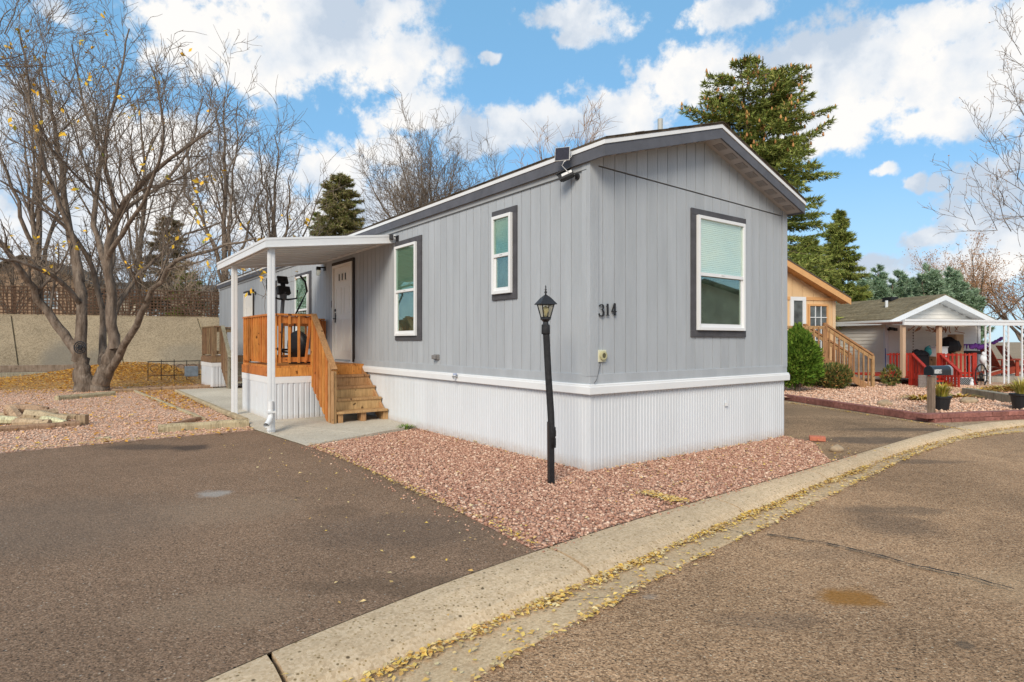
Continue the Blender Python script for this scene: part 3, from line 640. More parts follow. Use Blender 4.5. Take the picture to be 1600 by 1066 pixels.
for (x0, x1) in ((-OE + .002, XR), (XR, WID + .048)):
    mb = MB(); slope(mb, x0, x1, -OV + .024, -.001, -.165, -.150); link('soffit', mb, M['soffit'], home)
mb = MB(); mb.box(-OE + .021, -.001, .0, B_, 3.318, 3.335); link('soffit', mb, M['soffit'], home)
mb = MB(); mb.box(WID + .001, WID + .029, .0, B_, 3.27, 3.285); link('soffit', mb, M['soffit'], home)
for sx, n in ((1, 8), (-1, 8)):
    for i in range(n):
        t_ = (i + .75) / (n + .35); x = XR + (WID - XR) * t_ if sx > 0 else XR - XR * t_
        mb = MB(); slope(mb, x - .065, x + .065, -.205, -.085, -.1685, -.1655); v_ = link('soffit_vent', mb, M['ventgrid'], home)
        mb = MB()
        for q in range(6): slope(mb, x - .060 + q * .0215, x - .052 + q * .0215, -.200, -.090, -.171, -.169)
        link('vent_bar', mb, M['soffit'], v_)
mb = MB(); mb.lathe((2.0, .70, 3.9), [(.035, 0), (.035, .52)], 14); link('vent_pipe', mb, mat('pvc_pipe', (.45, .45, .42), .5, .4), home, smooth=False)

def window(face, a0, a1, z0, z1, wa0, wa1, wz0, wz1, mid, upper, lower, trim='wintrim', name='window', blindmat='blind', lab=None, dark_lower=True, thick=.1, trims=True):
    """double-hung window: timber surround, proud white vinyl frame, upper pane over blinds, lower sash with insect screen"""
    fr = .042; O = .020
    mb = MB()
    if name == 'window':
        face.box(mb, wa0, wa0 + fr, O, O + .055, wz0, wz1); face.box(mb, wa1 - fr, wa1, O, O + .055, wz0, wz1)
        face.box(mb, wa0 + fr, wa1 - fr, O, O + .055, wz1 - fr, wz1); face.box(mb, wa0 + fr, wa1 - fr, O, O + .055, wz0, wz0 + fr)
        face.box(mb, wa0 + fr, wa1 - fr, O, O + .046, mid - .022, mid + .022)
    w_ = link('window', mb, M['white'], home, bevel=.004, label=lab)
    if trims:
        t1 = MB(); face.box(t1, a0, a1, O - .001, O + .021, wz1 + .002, z1); link('window_trim', t1, M[trim], w_, bevel=.003)
        t1 = MB(); face.box(t1, a0, a1, O - .001, O + .021, z0, wz0 - .002); link('window_trim', t1, M[trim], w_, bevel=.003)
        if wa0 - a0 > .03: t1 = MB(); face.box(t1, a0 + .002, wa0 - .002, O - .001, O + .018, wz0 - .001, wz1 + .001); link('window_trim', t1, M[trim], w_)
        if a1 - wa1 > .03: t1 = MB(); face.box(t1, wa1 + .002, a1 - .002, O - .001, O + .018, wz0 - .001, wz1 + .001); link('window_trim', t1, M[trim], w_)
    g1 = MB(); face.box(g1, wa0 + fr, wa1 - fr, O + .030, O + .033, mid + .022, wz1 - fr); link('pane', g1, M[upper], w_)
    g1 = MB(); face.box(g1, wa0 + fr + .035, wa1 - fr - .035, O + .021, O + .024, wz0 + fr + .04, mid - .03); link('pane', g1, M[lower], w_)
    s1_ = MB(); i0, i1 = wa0 + fr, wa1 - fr
    face.box(s1_, i0, i0 + .033, O + .002, O + .028, wz0 + fr, mid - .022); face.box(s1_, i1 - .033, i1, O + .002, O + .028, wz0 + fr, mid - .022)
    face.box(s1_, i0 + .033, i1 - .033, O + .002, O + .028, wz0 + fr, wz0 + fr + .04); link('sash', s1_, M['white'], w_)
    b1 = MB(); z = mid + .03
    while z < wz1 - fr - .01: face.box(b1, i0 + .01, i1 - .01, O + .004 + .006 * ((z * 97) % 1), O + .014, z, z + .0215); z += .0245
    bl = link('blind_slat', b1, M[blindmat], w_, kind='stuff')
    b1 = MB(); face.box(b1, i0 + .033, i1 - .033, O - .0005, O + .003, wz0 + fr + .04, mid - .022)
    link('insect_screen', b1, M['screen'] if dark_lower else M[blindmat], w_)
    b1 = MB(); face.box(b1, i0 + .001, i1 - .001, O - .0005, O + .002, mid + .0225, wz1 - fr - .001); link('window_back', b1, M['dark_in'], w_)
    # sash lock and lift rail
    b1 = MB(); face.box(b1, (i0 + i1) / 2 - .03, (i0 + i1) / 2 + .03, O + .046, O + .054, mid + .004, mid + .016); link('sash_lock', b1, M['white'], w_)
    return w_
window(GAB, 1.69, 2.87, 1.45, 3.045, 1.79, 2.81, 1.535, 2.965, 2.235, 'glass_mint', 'glass_clear', lab='wide window with a pale mint upper pane over drawn blinds')
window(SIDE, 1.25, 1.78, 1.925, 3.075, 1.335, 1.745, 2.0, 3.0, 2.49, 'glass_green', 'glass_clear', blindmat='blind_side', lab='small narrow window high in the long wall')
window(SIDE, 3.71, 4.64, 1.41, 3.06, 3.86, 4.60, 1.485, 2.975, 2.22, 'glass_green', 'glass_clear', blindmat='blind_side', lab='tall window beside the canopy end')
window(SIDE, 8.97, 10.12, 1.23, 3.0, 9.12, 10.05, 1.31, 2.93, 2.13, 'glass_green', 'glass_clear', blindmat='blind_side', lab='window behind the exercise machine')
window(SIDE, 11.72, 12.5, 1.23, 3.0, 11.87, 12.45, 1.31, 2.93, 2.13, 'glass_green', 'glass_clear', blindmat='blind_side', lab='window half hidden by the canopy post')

def house_door(a0, a1, z0, z1, lab, lites=True, handle=True):
    O = .020; mb = MB()
    SIDE.box(mb, a0 + .09, a1 - .09, O, O + .022, z0 + .03, z1 - .1); d = link('door', mb, M['cream'], home, bevel=.003, label=lab)
    for (p0, p1, q0, q1) in ((a0 + .025, a0 + .075, z0, z1 - .055), (a1 - .075, a1 - .025, z0, z1 - .055)):
        t1 = MB(); SIDE.box(t1, p0, p1, O, O + .05, q0, q1); link('jamb', t1, M['cream'], d)
    t1 = MB(); SIDE.box(t1, a0 + .076, a1 - .076, O, O + .05, z1 - .105, z1 - .055); link('jamb', t1, M['cream'], d)
    t1 = MB(); SIDE.box(t1, a0 - .03, a1 + .03, O, O + .036, z1 - .054, z1 + .01); link('door_trim', t1, M['bronze'], d)
    for p0, p1 in ((a0 - .03, a0 + .024), (a1 - .024, a1 + .03)):
        t1 = MB(); SIDE.box(t1, p0, p1, O, O + .034, z0, z1 - .056); link('door_trim', t1, M['bronze'], d)
    w_ = a1 - a0 - .18; ws = a0 + .09
    for cx in (.27, .73):
        for (q0, q1) in ((.10, .42), (.47, .74)):
            t1 = MB(); c = ws + w_ * cx; hw = w_ * .155; qa, qb = z0 + (z1 - z0) * q0, z0 + (z1 - z0) * q1
            for s_ in ((c - hw, c - hw + .018, qa, qb), (c + hw - .018, c + hw, qa, qb), (c - hw + .018, c + hw - .018, qa, qa + .018), (c - hw + .018, c + hw - .018, qb - .018, qb)):
                SIDE.box(t1, s_[0], s_[1], O + .0215, O + .029, s_[2], s_[3])
            link('panel_moulding', t1, M['cream'], d, bevel=.002)
    if lites:
        for i in range(3):
            c = ws + w_ * (.32 + .18 * i); qa, qb = z0 + (z1 - z0) * .80, z0 + (z1 - z0) * .885; t1 = MB(); SIDE.box(t1, c - .045, c + .045, O + .0215, O + .030, qa, qb); lf = link('lite_frame', t1, M['cream'], d, bevel=.002)
            t1 = MB(); SIDE.box(t1, c - .028, c + .028, O + .030, O + .032, qa + .018, qb - .018); link('lite_pane', t1, M['dark_in'], lf)
    if handle:
        hy = ws + w_ - .07
        t1 = MB(); t1.lathe((-O - .022, hy, z0 + 1.03), [(.030, 0), (.030, -.018), (.02, -.02)], 14, 'x'); link('deadbolt', t1, M['black'], d)
        t1 = MB(); SIDE.box(t1, hy - .03, hy + .03, O + .0215, O + .032, z0 + .78, z0 + .98); t1.tube([(-O - .03, hy, z0 + .86), (-O - .075, hy, z0 + .86), (-O - .078, hy - .10, z0 + .855)], .011, 8); link('handle', t1, M['black'], d)
    t1 = MB(); SIDE.box(t1, a0 + .026, a1 - .026, O, O + .085, z0 - .03, z0 - .001); link('sill', t1, M['white'], d)
    return d
house_door(6.46, 7.56, 1.0, 3.0, 'cream front door with three small lites')
house_door(14.16, 15.3, 1.0, 2.92, 'white rear door above the small weathered steps', False)
# small wall fittings that belong to the home
mb = MB(); SIDE.box(mb, 7.62, 7.66, .02, .045, 2.10, 2.24); link('doorbell', mb, M['black'], home, bevel=.004)
mb = MB(); SIDE.box(mb, 3.17, 3.31, .019, .05, 1.12, 1.20); SIDE.box(mb, 3.19, 3.29, .05, .095, 1.13, 1.19); link('dryer_vent', mb, M['ventgrid'], home, bevel=.008)
mb = MB(); mb.lathe((-.062, 2.60, .90), [(.022, 0), (.022, -.015), (.012, -.018), (.012, -.06), (.016, -.062), (.016, -.075)], 12, 'x'); mb.tube([(-.115, 2.60, .90), (-.125, 2.60, .865)], .012, 8)
fa = link('faucet', mb, mat('chrome', (.5, .5, .5), .3, .5, metal=.8), home)
mb = MB(); mb.lathe((-.10, 2.60, .93), [(.030, 0), (.030, .010)], 10); link('faucet_handle', mb, mat('blue_paint', (.02, .10, .35), .4, .4), fa)
mb = MB(); GAB.box(mb, .085, .205, .019, .040, 1.175, 1.305); sb_ = link('socket_box', mb, mat('ivory_plastic', (.62, .60, .45), .5, .4), home, bevel=.004)
mb = MB(); mb.lathe((.147, -.041, 1.243), [(.050, 0), (.050, -.022), (.040, -.026), (.028, -.026), (.028, -.019)], 18, 'y'); link('socket_cap', mb, mat('brass_ring', (.45, .42, .24), .4, .5), sb_)
mb = MB(); mb.lathe((.147, -.060, 1.243), [(.027, 0), (.027, -.003)], 14, 'y'); link('socket_face', mb, mat('dull_dark', (.10, .09, .05), .6), sb_)
mb = MB(); mb.tube([(.13, -.030, 1.175), (.10, -.036, 1.10), (.045, -.055, .99), (.002, -.060, .95)], .004, 6); link('cable', mb, M['greyplastic'], home)
mb = MB(); GAB.box(mb, 2.42, 2.47, .021, .035, .55, .60); link('skirting_clip', mb, M['white'], home)
# house number, each digit a raised letter of its own
def stroke(pts, w_, o=.034, d=.012, taper=None):
    mb = MB(); P = [Vector(p) for p in pts]; Lft, Rgt = [], []
    for i, p in enumerate(P):
        t_ = (P[min(i + 1, len(P) - 1)] - P[max(i - 1, 0)]).normalized(); n = Vector((-t_.y, t_.x)); ww = (w_[i] if isinstance(w_, (list, tuple)) else w_) / 2
        Lft.append(p + n * ww); Rgt.append(p - n * ww)
    for i in range(len(P) - 1):
        q = [Lft[i], Lft[i + 1], Rgt[i + 1], Rgt[i]]; mb.prism([(a.x, -o - d, a.y) for a in q], (0, d, 0))
    return mb
def digit(name, strokes, x, z):
    mb = MB()
    for pts, w_ in strokes:
        m_ = stroke([(x + p[0], z + p[1]) for p in pts], w_); mb.add(m_.v, m_.f)
    return link(name, mb, M['black'], home)
def arc(cx, cz, rx, rz, a0, a1, n=9): return [(cx + rx * math.cos(math.radians(a0 + (a1 - a0) * i / n)), cz + rz * math.sin(math.radians(a0 + (a1 - a0) * i / n))) for i in range(n + 1)]
digit('digit_three', [(arc(.035, .100, .030, .028, 165, -85), [.014, .010, .008, .009, .014, .018, .018, .014, .009, .006]), (arc(.033, .038, .036, .036, 85, -165), [.006, .010, .016, .021, .022, .019, .013, .009, .010, .016])], .095, 1.665)
digit('digit_one', [([(.012, .100), (.030, .112), (.030, .128)], [.006, .010, .016]), ([(.030, .128), (.030, .006)], .019), ([(.008, .004), (.052, .004)], .008)], .195, 1.675)
digit('digit_four', [([(.048, .132), (.004, .040)], [.014, .007]), ([(.000, .042), (.076, .042)], .012), ([(.052, .132), (.052, .004)], .019), ([(.034, .004), (.070, .004)], .008)], .285, 1.68)
# ================================================================ PATIO COVER
HL = lambda x, y, z=0.: L2W(x, y, z)
cov = thing('patio_cover', 'white aluminium patio cover on two posts over the front porch', 'canopy', (*L2W(-1, 6.4)[:2], 0), ANG)
def CL(x, y): return x + 1, y - 6.4                          # home frame -> cover frame
CY0, CY1, CX = 4.68, 8.22, -2.10
def czt(x): return 3.20 + (x) * (.27 / 2.10)                 # top of the fascia, falling away from the wall
def cslab(mb, x0, x1, y0, y1, t0, t1):
    (a0, b0), (a1, b1) = CL(x0, y0), CL(x1, y1)
    return mb.add([(a, b, czt(x) + t) for t in (t0, t1) for b in (b0, b1) for (a, x) in ((a0, x0), (a1, x1))], [(0, 2, 3, 1), (4, 5, 7, 6), (0, 1, 5, 4), (2, 6, 7, 3), (0, 4, 6, 2), (1, 3, 7, 5)])
M['alum'] = mat('white_aluminium', (.72, .725, .73), .4, .45, 1.5, .03, obj=.01)
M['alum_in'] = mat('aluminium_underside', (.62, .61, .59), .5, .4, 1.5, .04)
n = 11
for i in range(n):                                           # interlocking roof pans, each with its upstand
    y0 = CY0 + .03 + (CY1 - CY0 - .06) * i / n; y1 = CY0 + .03 + (CY1 - CY0 - .06) * (i + 1) / n
    mb = MB(); cslab(mb, CX + .03, -.02, y0 + .002, y1 - .004, -.075, -.067); cslab(mb, CX + .03, -.02, y0 + .002, y0 + .02, -.098, -.0755); link('roof_pan', mb, M['alum_in'], cov)
mb = MB(); cslab(mb, CX - .01, -.012, CY0, CY0 + .028, -.135, 0); cslab(mb, CX - .014, -.012, CY0 - .006, CY0, -.030, .004); cslab(mb, CX - .014, -.012, CY0 - .006, CY0, -.139, -.120); link('fascia', mb, M['alum'], cov)
mb = MB(); cslab(mb, CX - .01, -.012, CY1 - .028, CY1, -.135, 0); link('fascia', mb, M['alum'], cov)
mb = MB(); cslab(mb, CX - .01, CX + .03, CY0 + .029, CY1 - .029, -.135, 0); cslab(mb, CX - .02, CX - .01, CY0 + .0, CY1, -.036, .004); cslab(mb, CX - .016, CX - .01, CY0, CY1, -.140, -.118); link('gutter_fascia', mb, M['alum'], cov)
mb = MB(); cslab(mb, -.055, -.0, CY0 + .029, CY1 - .029, -.115, -.076); link('wall_hanger', mb, M['alum'], cov)
mb = MB(); cslab(mb, CX + .04, CX + .10, CY0 + .03, CY1 - .03, -.150, -.099); link('beam', mb, M['alum_in'], cov)
for (px_, py_) in ((-1.99, 4.83), (-1.99, 7.30)):
    a, b = CL(px_, py_); zt = czt(px_) - .145; mb = MB(); mb.box(a - .045, a + .045, b - .045, b + .045, .0, zt)
    for s_ in (-1, 1): mb.box(a - .049, a - .045, b + s_ * .022 - .012, b + s_ * .022 + .012, .01, zt); mb.box(a + s_ * .022 - .012, a + s_ * .022 + .012, b - .049, b - .045, .01, zt)
    p_ = link('post', mb, M['alum'], cov)
    mb = MB(); mb.box(a - .06, a + .06, b - .06, b + .06, PADZ, PADZ + .006); link('foot_plate', mb, M['alum'], p_)
a, b = CL(-2.02, 4.80); mb = MB(); mb.tube([(a + .0, b - .055, .28), (a - .01, b - .08, .24), (a - .05, b - .13, .19), (a - .10, b - .19, .155)], .042, 12, cap=False); mb.tube([(a + .0, b - .055, .50), (a + .0, b - .055, .28)], .040, 12, cap=False)
link('downspout_elbow', mb, M['alum'], cov, smooth=True)
mb = MB(); mb.box(a - .058, a + .07, b - .10, b - .012, .32, .35); link('pipe_strap', mb, M['alum'], cov)

# ================================================================ PORCHES
def porch(name, label, dx, y0, y1, top, mats, steps, tw, land=True, rail_dx=None, base=PADZ, splay=True, skirt_bd=.19, front_gap=False):
    """deck against the long wall: x from dx to -0.02, y0..y1; steps come down toward -y beside the wall, railed on their outer side"""
    wd, tr = M[mats[0]], M[mats[1]]
    t = thing(name, label, 'porch', (*L2W(dx, y0)[:2], 0), ANG); X = lambda x: x - dx; Y = lambda y: y - y0
    W_ = -.03 - dx; DY = y1 - y0; rail_h = top + .90
    # floor planks run along the home
    n = int(W_ / .142)
    for i in range(n):
        mb = MB(); mb.box(i * W_ / n + .003, (i + 1) * W_ / n - .003, -.02, DY, top - .035, top); link('floor_board', mb, wd, t)
    bands = [(0 - .02, W_, -.022 + .0, .016, top - skirt_bd, top - .036), (-.02, .018, .017, DY, top - skirt_bd, top - .036), (.019, W_, DY - .036, DY, top - skirt_bd, top - .036)]
    for b_ in bands: mb = MB(); mb.box(*b_); link('rim_board', mb, wd, t, bevel=.003)
    # white ribbed skirting with a plain cap strip
    zt = top - skirt_bd
    for (fa_, L_) in ((lambda a, o, z: (a, -o + .012, z), W_), (lambda a, o, z: (-o + .012, a + .0, z), DY)):
        a = 0
        while a < L_ - .05:
            mb = ribs(a, min(a + .46, L_), base, zt - .002, fa_, rib=.092, depth=.013); link('skirting_panel', mb, M['white_pvc'], t); a += .465
    mb = MB(); mb.box(-.018, W_, -.018, -.004, zt - .115, zt - .003); link('skirting_cap', mb, M['white'], t)
    mb = MB(); mb.box(-.018, -.004, -.003, DY, zt - .115, zt - .003); link('skirting_cap', mb, M['white'], t)
    # corner posts
    def post(x, y, z0, z1, s=.045): mb = MB(); mb.box(x - s, x + s, y - s, y + s, z0, z1); return link('post', mb, wd, t, bevel=.004)
    sx = X(-.03) - tw                                       # outer edge of the steps
    post(.05, .05, top, rail_h - .04); post(.05, DY - .05, top, rail_h - .04); post(sx - .02, .03, top - .1, rail_h - .02); post(W_ - .06, DY - .05, top, rail_h - .04)
    # rails: front (x 0..sx), outer side, back
    def rail_run(p0, p1, bal, flatdir, lean=None, tight=False, skip=()):
        p0, p1 = Vector(p0), Vector(p1); d = (p1 - p0).normalized(); nrm = Vector(flatdir)
        mb = MB(); mb.bar(p0 + Vector((0, 0, rail_h - .018)), p1 + Vector((0, 0, rail_h - .018)), .125, .035); link('cap_rail', mb, wd, t, bevel=.003)
        mb = MB(); mb.bar(p0 + nrm * .0 + Vector((0, 0, rail_h - .105)), p1 + Vector((0, 0, rail_h - .105)), .036, .125); link('top_rail', mb, wd, t)
        mb = MB(); mb.bar(p0 + Vector((0, 0, top + .10)), p1 + Vector((0, 0, top + .10)), .036, .085); link('bottom_rail', mb, wd, t)
        L_ = (p1 - p0).length; k = max(2, int(L_ / bal))
        for i in range(k):
            s_ = (i + .5) / k; q = p0.lerp(p1, s_) + nrm * .036; dx_ = (lean or {}).get(i, 0.) 
            mb = MB(); mb.bar(q + d * (-dx_) + Vector((0, 0, top + .045)), q + d * dx_ + Vector((0, 0, rail_h - .037)), .036, .036, up=tuple(nrm)); link('baluster', mb, wd, t)
    rail_run((.06, .05, 0), (sx - .04, .05, 0), .148, (0, -1, 0), lean={3: .045})
    rail_run((.05, .0, 0), (.05, DY - .02, 0), .150, (-1, 0, 0))
    rail_run((.10, DY - .05, 0), (W_ - .04, DY - .05, 0), .15, (0, 1, 0))
    # steps
    rise = (top - base) / (steps + .0) ; run = .262
    ns = steps - 1
    for i in range(ns):
        zt_ = top - rise * (i + 1); ye = -.26 - run * i if False else -(run * (i + 1)) + .0
        mb = MB(); mb.box(sx, sx + tw, ye - .03, ye + run + .0, zt_ - .038, zt_); link('tread', mb, tr if i else tr, t, bevel=.004)
        mb = MB(); mb.box(sx + .004, sx + tw - .004, ye + run - .012, ye + run + .008, zt_ + .001, zt_ + rise - .039); link('riser', mb, tr, t)
    ye = -(run * ns)
    for fx in (.03, tw * .48, tw - .07):
        mb = MB(); mb.box(sx + fx, sx + fx + .085, ye + .01, ye + .20, base, top - rise * ns - .039); link('step_foot', mb, tr, t, bevel=.003)
    for xx in (sx - .001, sx + tw - .040):                   # stringers
        mb = MB(); zb = top - rise * ns; mb.prism([(xx, .0, top - .04), (xx, ye + .06, zb - .045), (xx, ye + .06, base), (xx, ye + .34, base), (xx, .0, top - .34)], (.038, 0, 0)); link('stringer', mb, tr, t)
    # stair rail on the outer side with wide pickets
    slope_ = rise / run; xr = sx - .03
    pa, pb = Vector((xr, .0, rail_h + .0)), Vector((xr, ye + .02, base + .88)); 
    mb = MB(); mb.bar(pa, pb, .10, .036); link('stair_handrail', mb, tr, t, bevel=.003)
    np_ = max(5, int((.0 - ye) / .135))
    for i in range(np_ + 1):
        s_ = i / np_; q = pa.lerp(pb, s_); y_ = q.y - .01; zb = max(base - .0, top - .36 + (y_) * slope_ * 1.0) if i < np_ else base
        zc = lambda yy: max(base, top - .36 + yy * slope_) if i < np_ else base
        mb = MB(); mb.prism([(xr - .043, y_ - .045, zc(y_ - .045)), (xr - .043, y_ + .045, zc(y_ + .045)), (xr - .043, y_ + .045, q.z - .022 + .045 * slope_ * 0), (xr - .043, y_ - .045, q.z - .022)], (.021, 0, 0)); link('picket', mb, wd if i < np_ - 1 else tr, t, bevel=.002)
    mb = MB(); mb.box(xr - .021, xr + .025, ye - .01, ye + .08, base, pb.z - .03); link('newel_post', mb, tr, t, bevel=.003)
    return t
porch('front_porch', 'orange stained wooden porch with steps beside the front door', -1.68, 6.0, 8.05, .975, ('cedar', 'tread'), 5, .90)
porch('rear_porch', 'small weathered brown porch with steps by the rear door', -1.05, 14.75, 16.4, .95, ('oldwood', 'greywood'), 5, .70)

# ================================================================ THINGS ON AND AROUND THE HOME
# elliptical trainer on the front porch
ex, ey = -1.05, 7.35
et = thing('elliptical_trainer', 'black elliptical exercise machine standing on the orange porch', 'exercise machine', (*L2W(ex, ey)[:2], .976), ANG)
et.rotation_euler[2] = ANG + .25
mb = MB(); mb.tube([(0, -.62, .04), (0, -.1, .10), (0, .45, .05)], .04, 8); mb.tube([(-.28, -.60, .03), (.28, -.60, .03)], .035, 8); mb.tube([(-.25, .45, .03), (.25, .45, .03)], .035, 8); link('base_frame', mb, M['blackplastic'], et, smooth=True)
mb = MB(); mb.lathe((-.09, -.42, .34), [(.06, 0), (.26, .02), (.29, .09), (.26, .16), (.06, .18)], 20, 'x'); link('flywheel_housing', mb, M['blackplastic'], et, smooth=True)
mb = MB(); mb.tube([(0, .22, .10), (0, .18, .7), (0, .10, 1.28)], [.045, .04, .034], 10); link('mast', mb, M['greyplastic'], et, smooth=True)
mb = MB(); mb.lathe((0, .10, 1.22), [(.04, 0), (.065, .04), (.07, .12), (.085, .16)], 12); link('mast_collar', mb, M['greyplastic'], et, smooth=True)
mb = MB(); mb.obox((0, .09, 1.41), (.13, 0, 0), (0, .045, -.02), (0, .03, .075)); mb.obox((0, .11, 1.52), (.05, 0, 0), (0, .02, -.01), (0, .01, .04)); mb.obox((0, .12, 1.62), (.11, 0, 0), (0, .022, -.01), (0, .03, .075)); link('console', mb, M['blackplastic'], et, bevel=.018)
mb = MB(); mb.tube([(-.26, .02, 1.42), (-.25, .03, 1.27), (-.10, .08, 1.24), (.10, .08, 1.24), (.25, .03, 1.27), (.26, .02, 1.44)], .019, 8); link('grip_bar', mb, M['blackplastic'], et, smooth=True)
for s_ in (-1, 1):
    mb = MB(); mb.tube([(s_ * .24, .12, .35), (s_ * .25, .08, .95), (s_ * .34, -.02, 1.22), (s_ * .42, -.06, 1.42), (s_ * .40, -.03, 1.60), (s_ * .31, 0, 1.72)], [.018, .018, .018, .02, .021, .021], 8); link('moving_arm', mb, M['blackplastic'], et, smooth=True)
    mb = MB(); mb.tube([(s_ * .24, .12, .35), (s_ * .18, -.2, .22), (s_ * .14, -.42, .34 + s_ * .14)], .02, 8); link('link_arm', mb, M['blackplastic'], et, smooth=True)
    mb = MB(); mb.obox((s_ * .18, -.12, .26), (.075, 0, 0), (0, .17, .0), (0, 0, .018)); link('pedal', mb, M['blackplastic'], et, bevel=.01)

# lantern on a leaning wrapped post
lx, ly, _ = gnd(860, 756)
lp = thing('lamp_post', 'crooked black lantern post standing in the reddish gravel', 'lamp post', (lx, ly, 0), .35)
def L_(px, py): v_ = at(px, py, ly); return Vector((v_.x - lx, 0, v_.z))
R = Matrix.Rotation(-.35, 3, 'Z')
P = [L_(861, 758), L_(860.5, 700), L_(859, 640)]; mb = MB()
mb.bar(R @ (P[0] + Vector((0, 0, -.03))), R @ (P[0] + Vector((-.004, 0, .62))), .056, .056, up=(0, 1, 0)); link('stake', mb, M['black'], lp, bevel=.003)
tp = [R @ (q + Vector((.004, .0, 0))) for q in (L_(861, 700), L_(861, 668), L_(860, 645), L_(858, 615), L_(856, 585), L_(854.5, 555), L_(853, 525), L_(852, 508))]
mb = MB(); mb.tube(tp, [.030, .033, .0345, .0335, .033, .033, .033, .033], 12); link('pipe', mb, M['black_rough'], lp, smooth=True)
rg = random.Random(5)
mb = MB()
for i in range(7): z = tp[0].z + .02 + i * .028; mb.obox(Vector((tp[0].x + .030, tp[0].y - .008, z)), (.007 + rg.random() * .008, 0, 0), (0, .006, .003), (0, 0, .012 + .006 * rg.random()))
link('torn_wrap', mb, M['black_rough'], lp)
tpz = tp[-1]
mb = MB(); mb.lathe((tpz.x, tpz.y, tpz.z - .09), [(.041, 0), (.042, .02), (.041, .09), (.036, .095)], 14); link('collar', mb, M['black_rough'], lp, smooth=True)
hd = (tpz.x + .0, tpz.y, tpz.z); mb = MB(); mb.lathe(hd, [(.030, 0), (.026, .03), (.040, .045), (.052, .055), (.052, .075), (.035, .08)], 12)
# four tapering glazing bars, hipped cap and finial
z0, z1 = .075, .200
for sx_ in (-1, 1):
    for sy_ in (-1, 1): mb.bar((hd[0] + sx_ * .036, hd[1] + sy_ * .036, hd[2] + z0), (hd[0] + sx_ * .062, hd[1] + sy_ * .062, hd[2] + z1), .009, .009)
for zz, rr in ((z0, .038), (z1, .064)):
    for (a, b) in (((-1, -1), (1, -1)), ((1, -1), (1, 1)), ((1, 1), (-1, 1)), ((-1, 1), (-1, -1))): mb.bar((hd[0] + a[0] * rr, hd[1] + a[1] * rr, hd[2] + zz), (hd[0] + b[0] * rr, hd[1] + b[1] * rr, hd[2] + zz), .009, .009)
lan = link('lantern', mb, M['black'], lp)
mb = MB(); prof = [(.086, .200), (.084, .208), (.060, .240), (.042, .265), (.016, .290), (.008, .296)]; k = 4; b0 = len(mb.v)
for r_, z in prof: mb.v += [(hd[0] + r_ * a, hd[1] + r_ * b, hd[2] + z) for a, b in ((-1, -1), (1, -1), (1, 1), (-1, 1))]
for i in range(len(prof) - 1):
    for j in range(4): mb.f.append((i * 4 + j, i * 4 + (j + 1) % 4, (i + 1) * 4 + (j + 1) % 4, (i + 1) * 4 + j))
mb.f.append((3, 2, 1, 0)); mb.f.append(tuple(range((len(prof) - 1) * 4, len(prof) * 4))); link('cap', mb, M['black'], lan)
mb = MB(); mb.lathe((hd[0], hd[1], hd[2] + .292), [(.014, 0), (.006, .012), (.016, .028), (.006, .045), (.012, .055), (.005, .066), (.007, .085), (.001, .10)], 10); link('finial', mb, M['black'], lan, smooth=True)
mb = MB()
for (a, b) in (((-1, -1), (1, -1)), ((1, -1), (1, 1)), ((1, 1), (-1, 1)), ((-1, 1), (-1, -1))):
    mb.add([(hd[0] + a[0] * .036, hd[1] + a[1] * .036, hd[2] + z0), (hd[0] + b[0] * .036, hd[1] + b[1] * .036, hd[2] + z0), (hd[0] + b[0] * .061, hd[1] + b[1] * .061, hd[2] + z1), (hd[0] + a[0] * .061, hd[1] + a[1] * .061, hd[2] + z1)], [(0, 1, 2, 3)])
link('pane', mb, M['glass_lamp'], lan)
mb = MB(); mb.lathe((hd[0], hd[1], hd[2] + .08), [(.014, 0), (.014, .03), (.030, .055), (.032, .075), (.02, .10), (.004, .108)], 12); link('bulb', mb, mat('frosted_bulb', (.75, .68, .42), .4, .4), lan, smooth=True)

# security camera and its solar panel at the roof corner
sc_ = thing('security_camera', 'black and white security camera on the wall under the roof corner', 'camera', L2W(-.02, .17, 3.185), ANG)
mb = MB(); mb.lathe((0, 0, 0), [(.035, 0), (.035, -.012), (.02, -.016)], 14, 'x'); mb.tube([(-.012, 0, 0), (-.05, -.005, .012), (-.075, .03, .02)], .014, 8); link('mount', mb, M['blackplastic'], sc_)
ax = Vector((-.45, .75, -.30)).normalized(); ay = Vector((.75, .45, 0)).normalized(); az_ = ax.cross(ay)
c = Vector((-.09, .05, .02)) + ax * .02
mb = MB(); mb.obox(c, ax * .075, ay * .036, az_ * .036); cb = link('camera_body', mb, M['blackplastic'], sc_, bevel=.012)
mb = MB(); mb.obox(c - ax * .012 + (az_ if az_.z > 0 else -az_) * .012, ax * .062, ay * .0375, az_ * .016); link('side_shell', mb, M['white'], cb, bevel=.006)
mb = MB(); mb.obox(c + ax * .078, ax * .010, ay * .034, az_ * .034); mb.obox(c - az_ * .038 * (1 if az_.z > 0 else -1), ax * .070, ay * .030, az_ * .006); link('camera_face', mb, M['blackplastic'], cb, bevel=.006)
mb = MB(); up_ = az_ if az_.z > 0 else -az_; mb.obox(c + up_ * .052 + ax * .02, ax * .085, ay * .042, up_ * .004); link('sun_visor', mb, M['blackplastic'], cb)
so = thing('solar_panel', 'small square solar panel fixed to the fascia above the camera', 'solar panel', L2W(-.15, .24, 3.40), ANG)
n_ = Vector((-.80, -.55, .16)).normalized(); t1_ = Vector((.55, -.80, 0)).normalized(); up_ = n_.cross(t1_); up_ = up_ if up_.z > 0 else -up_
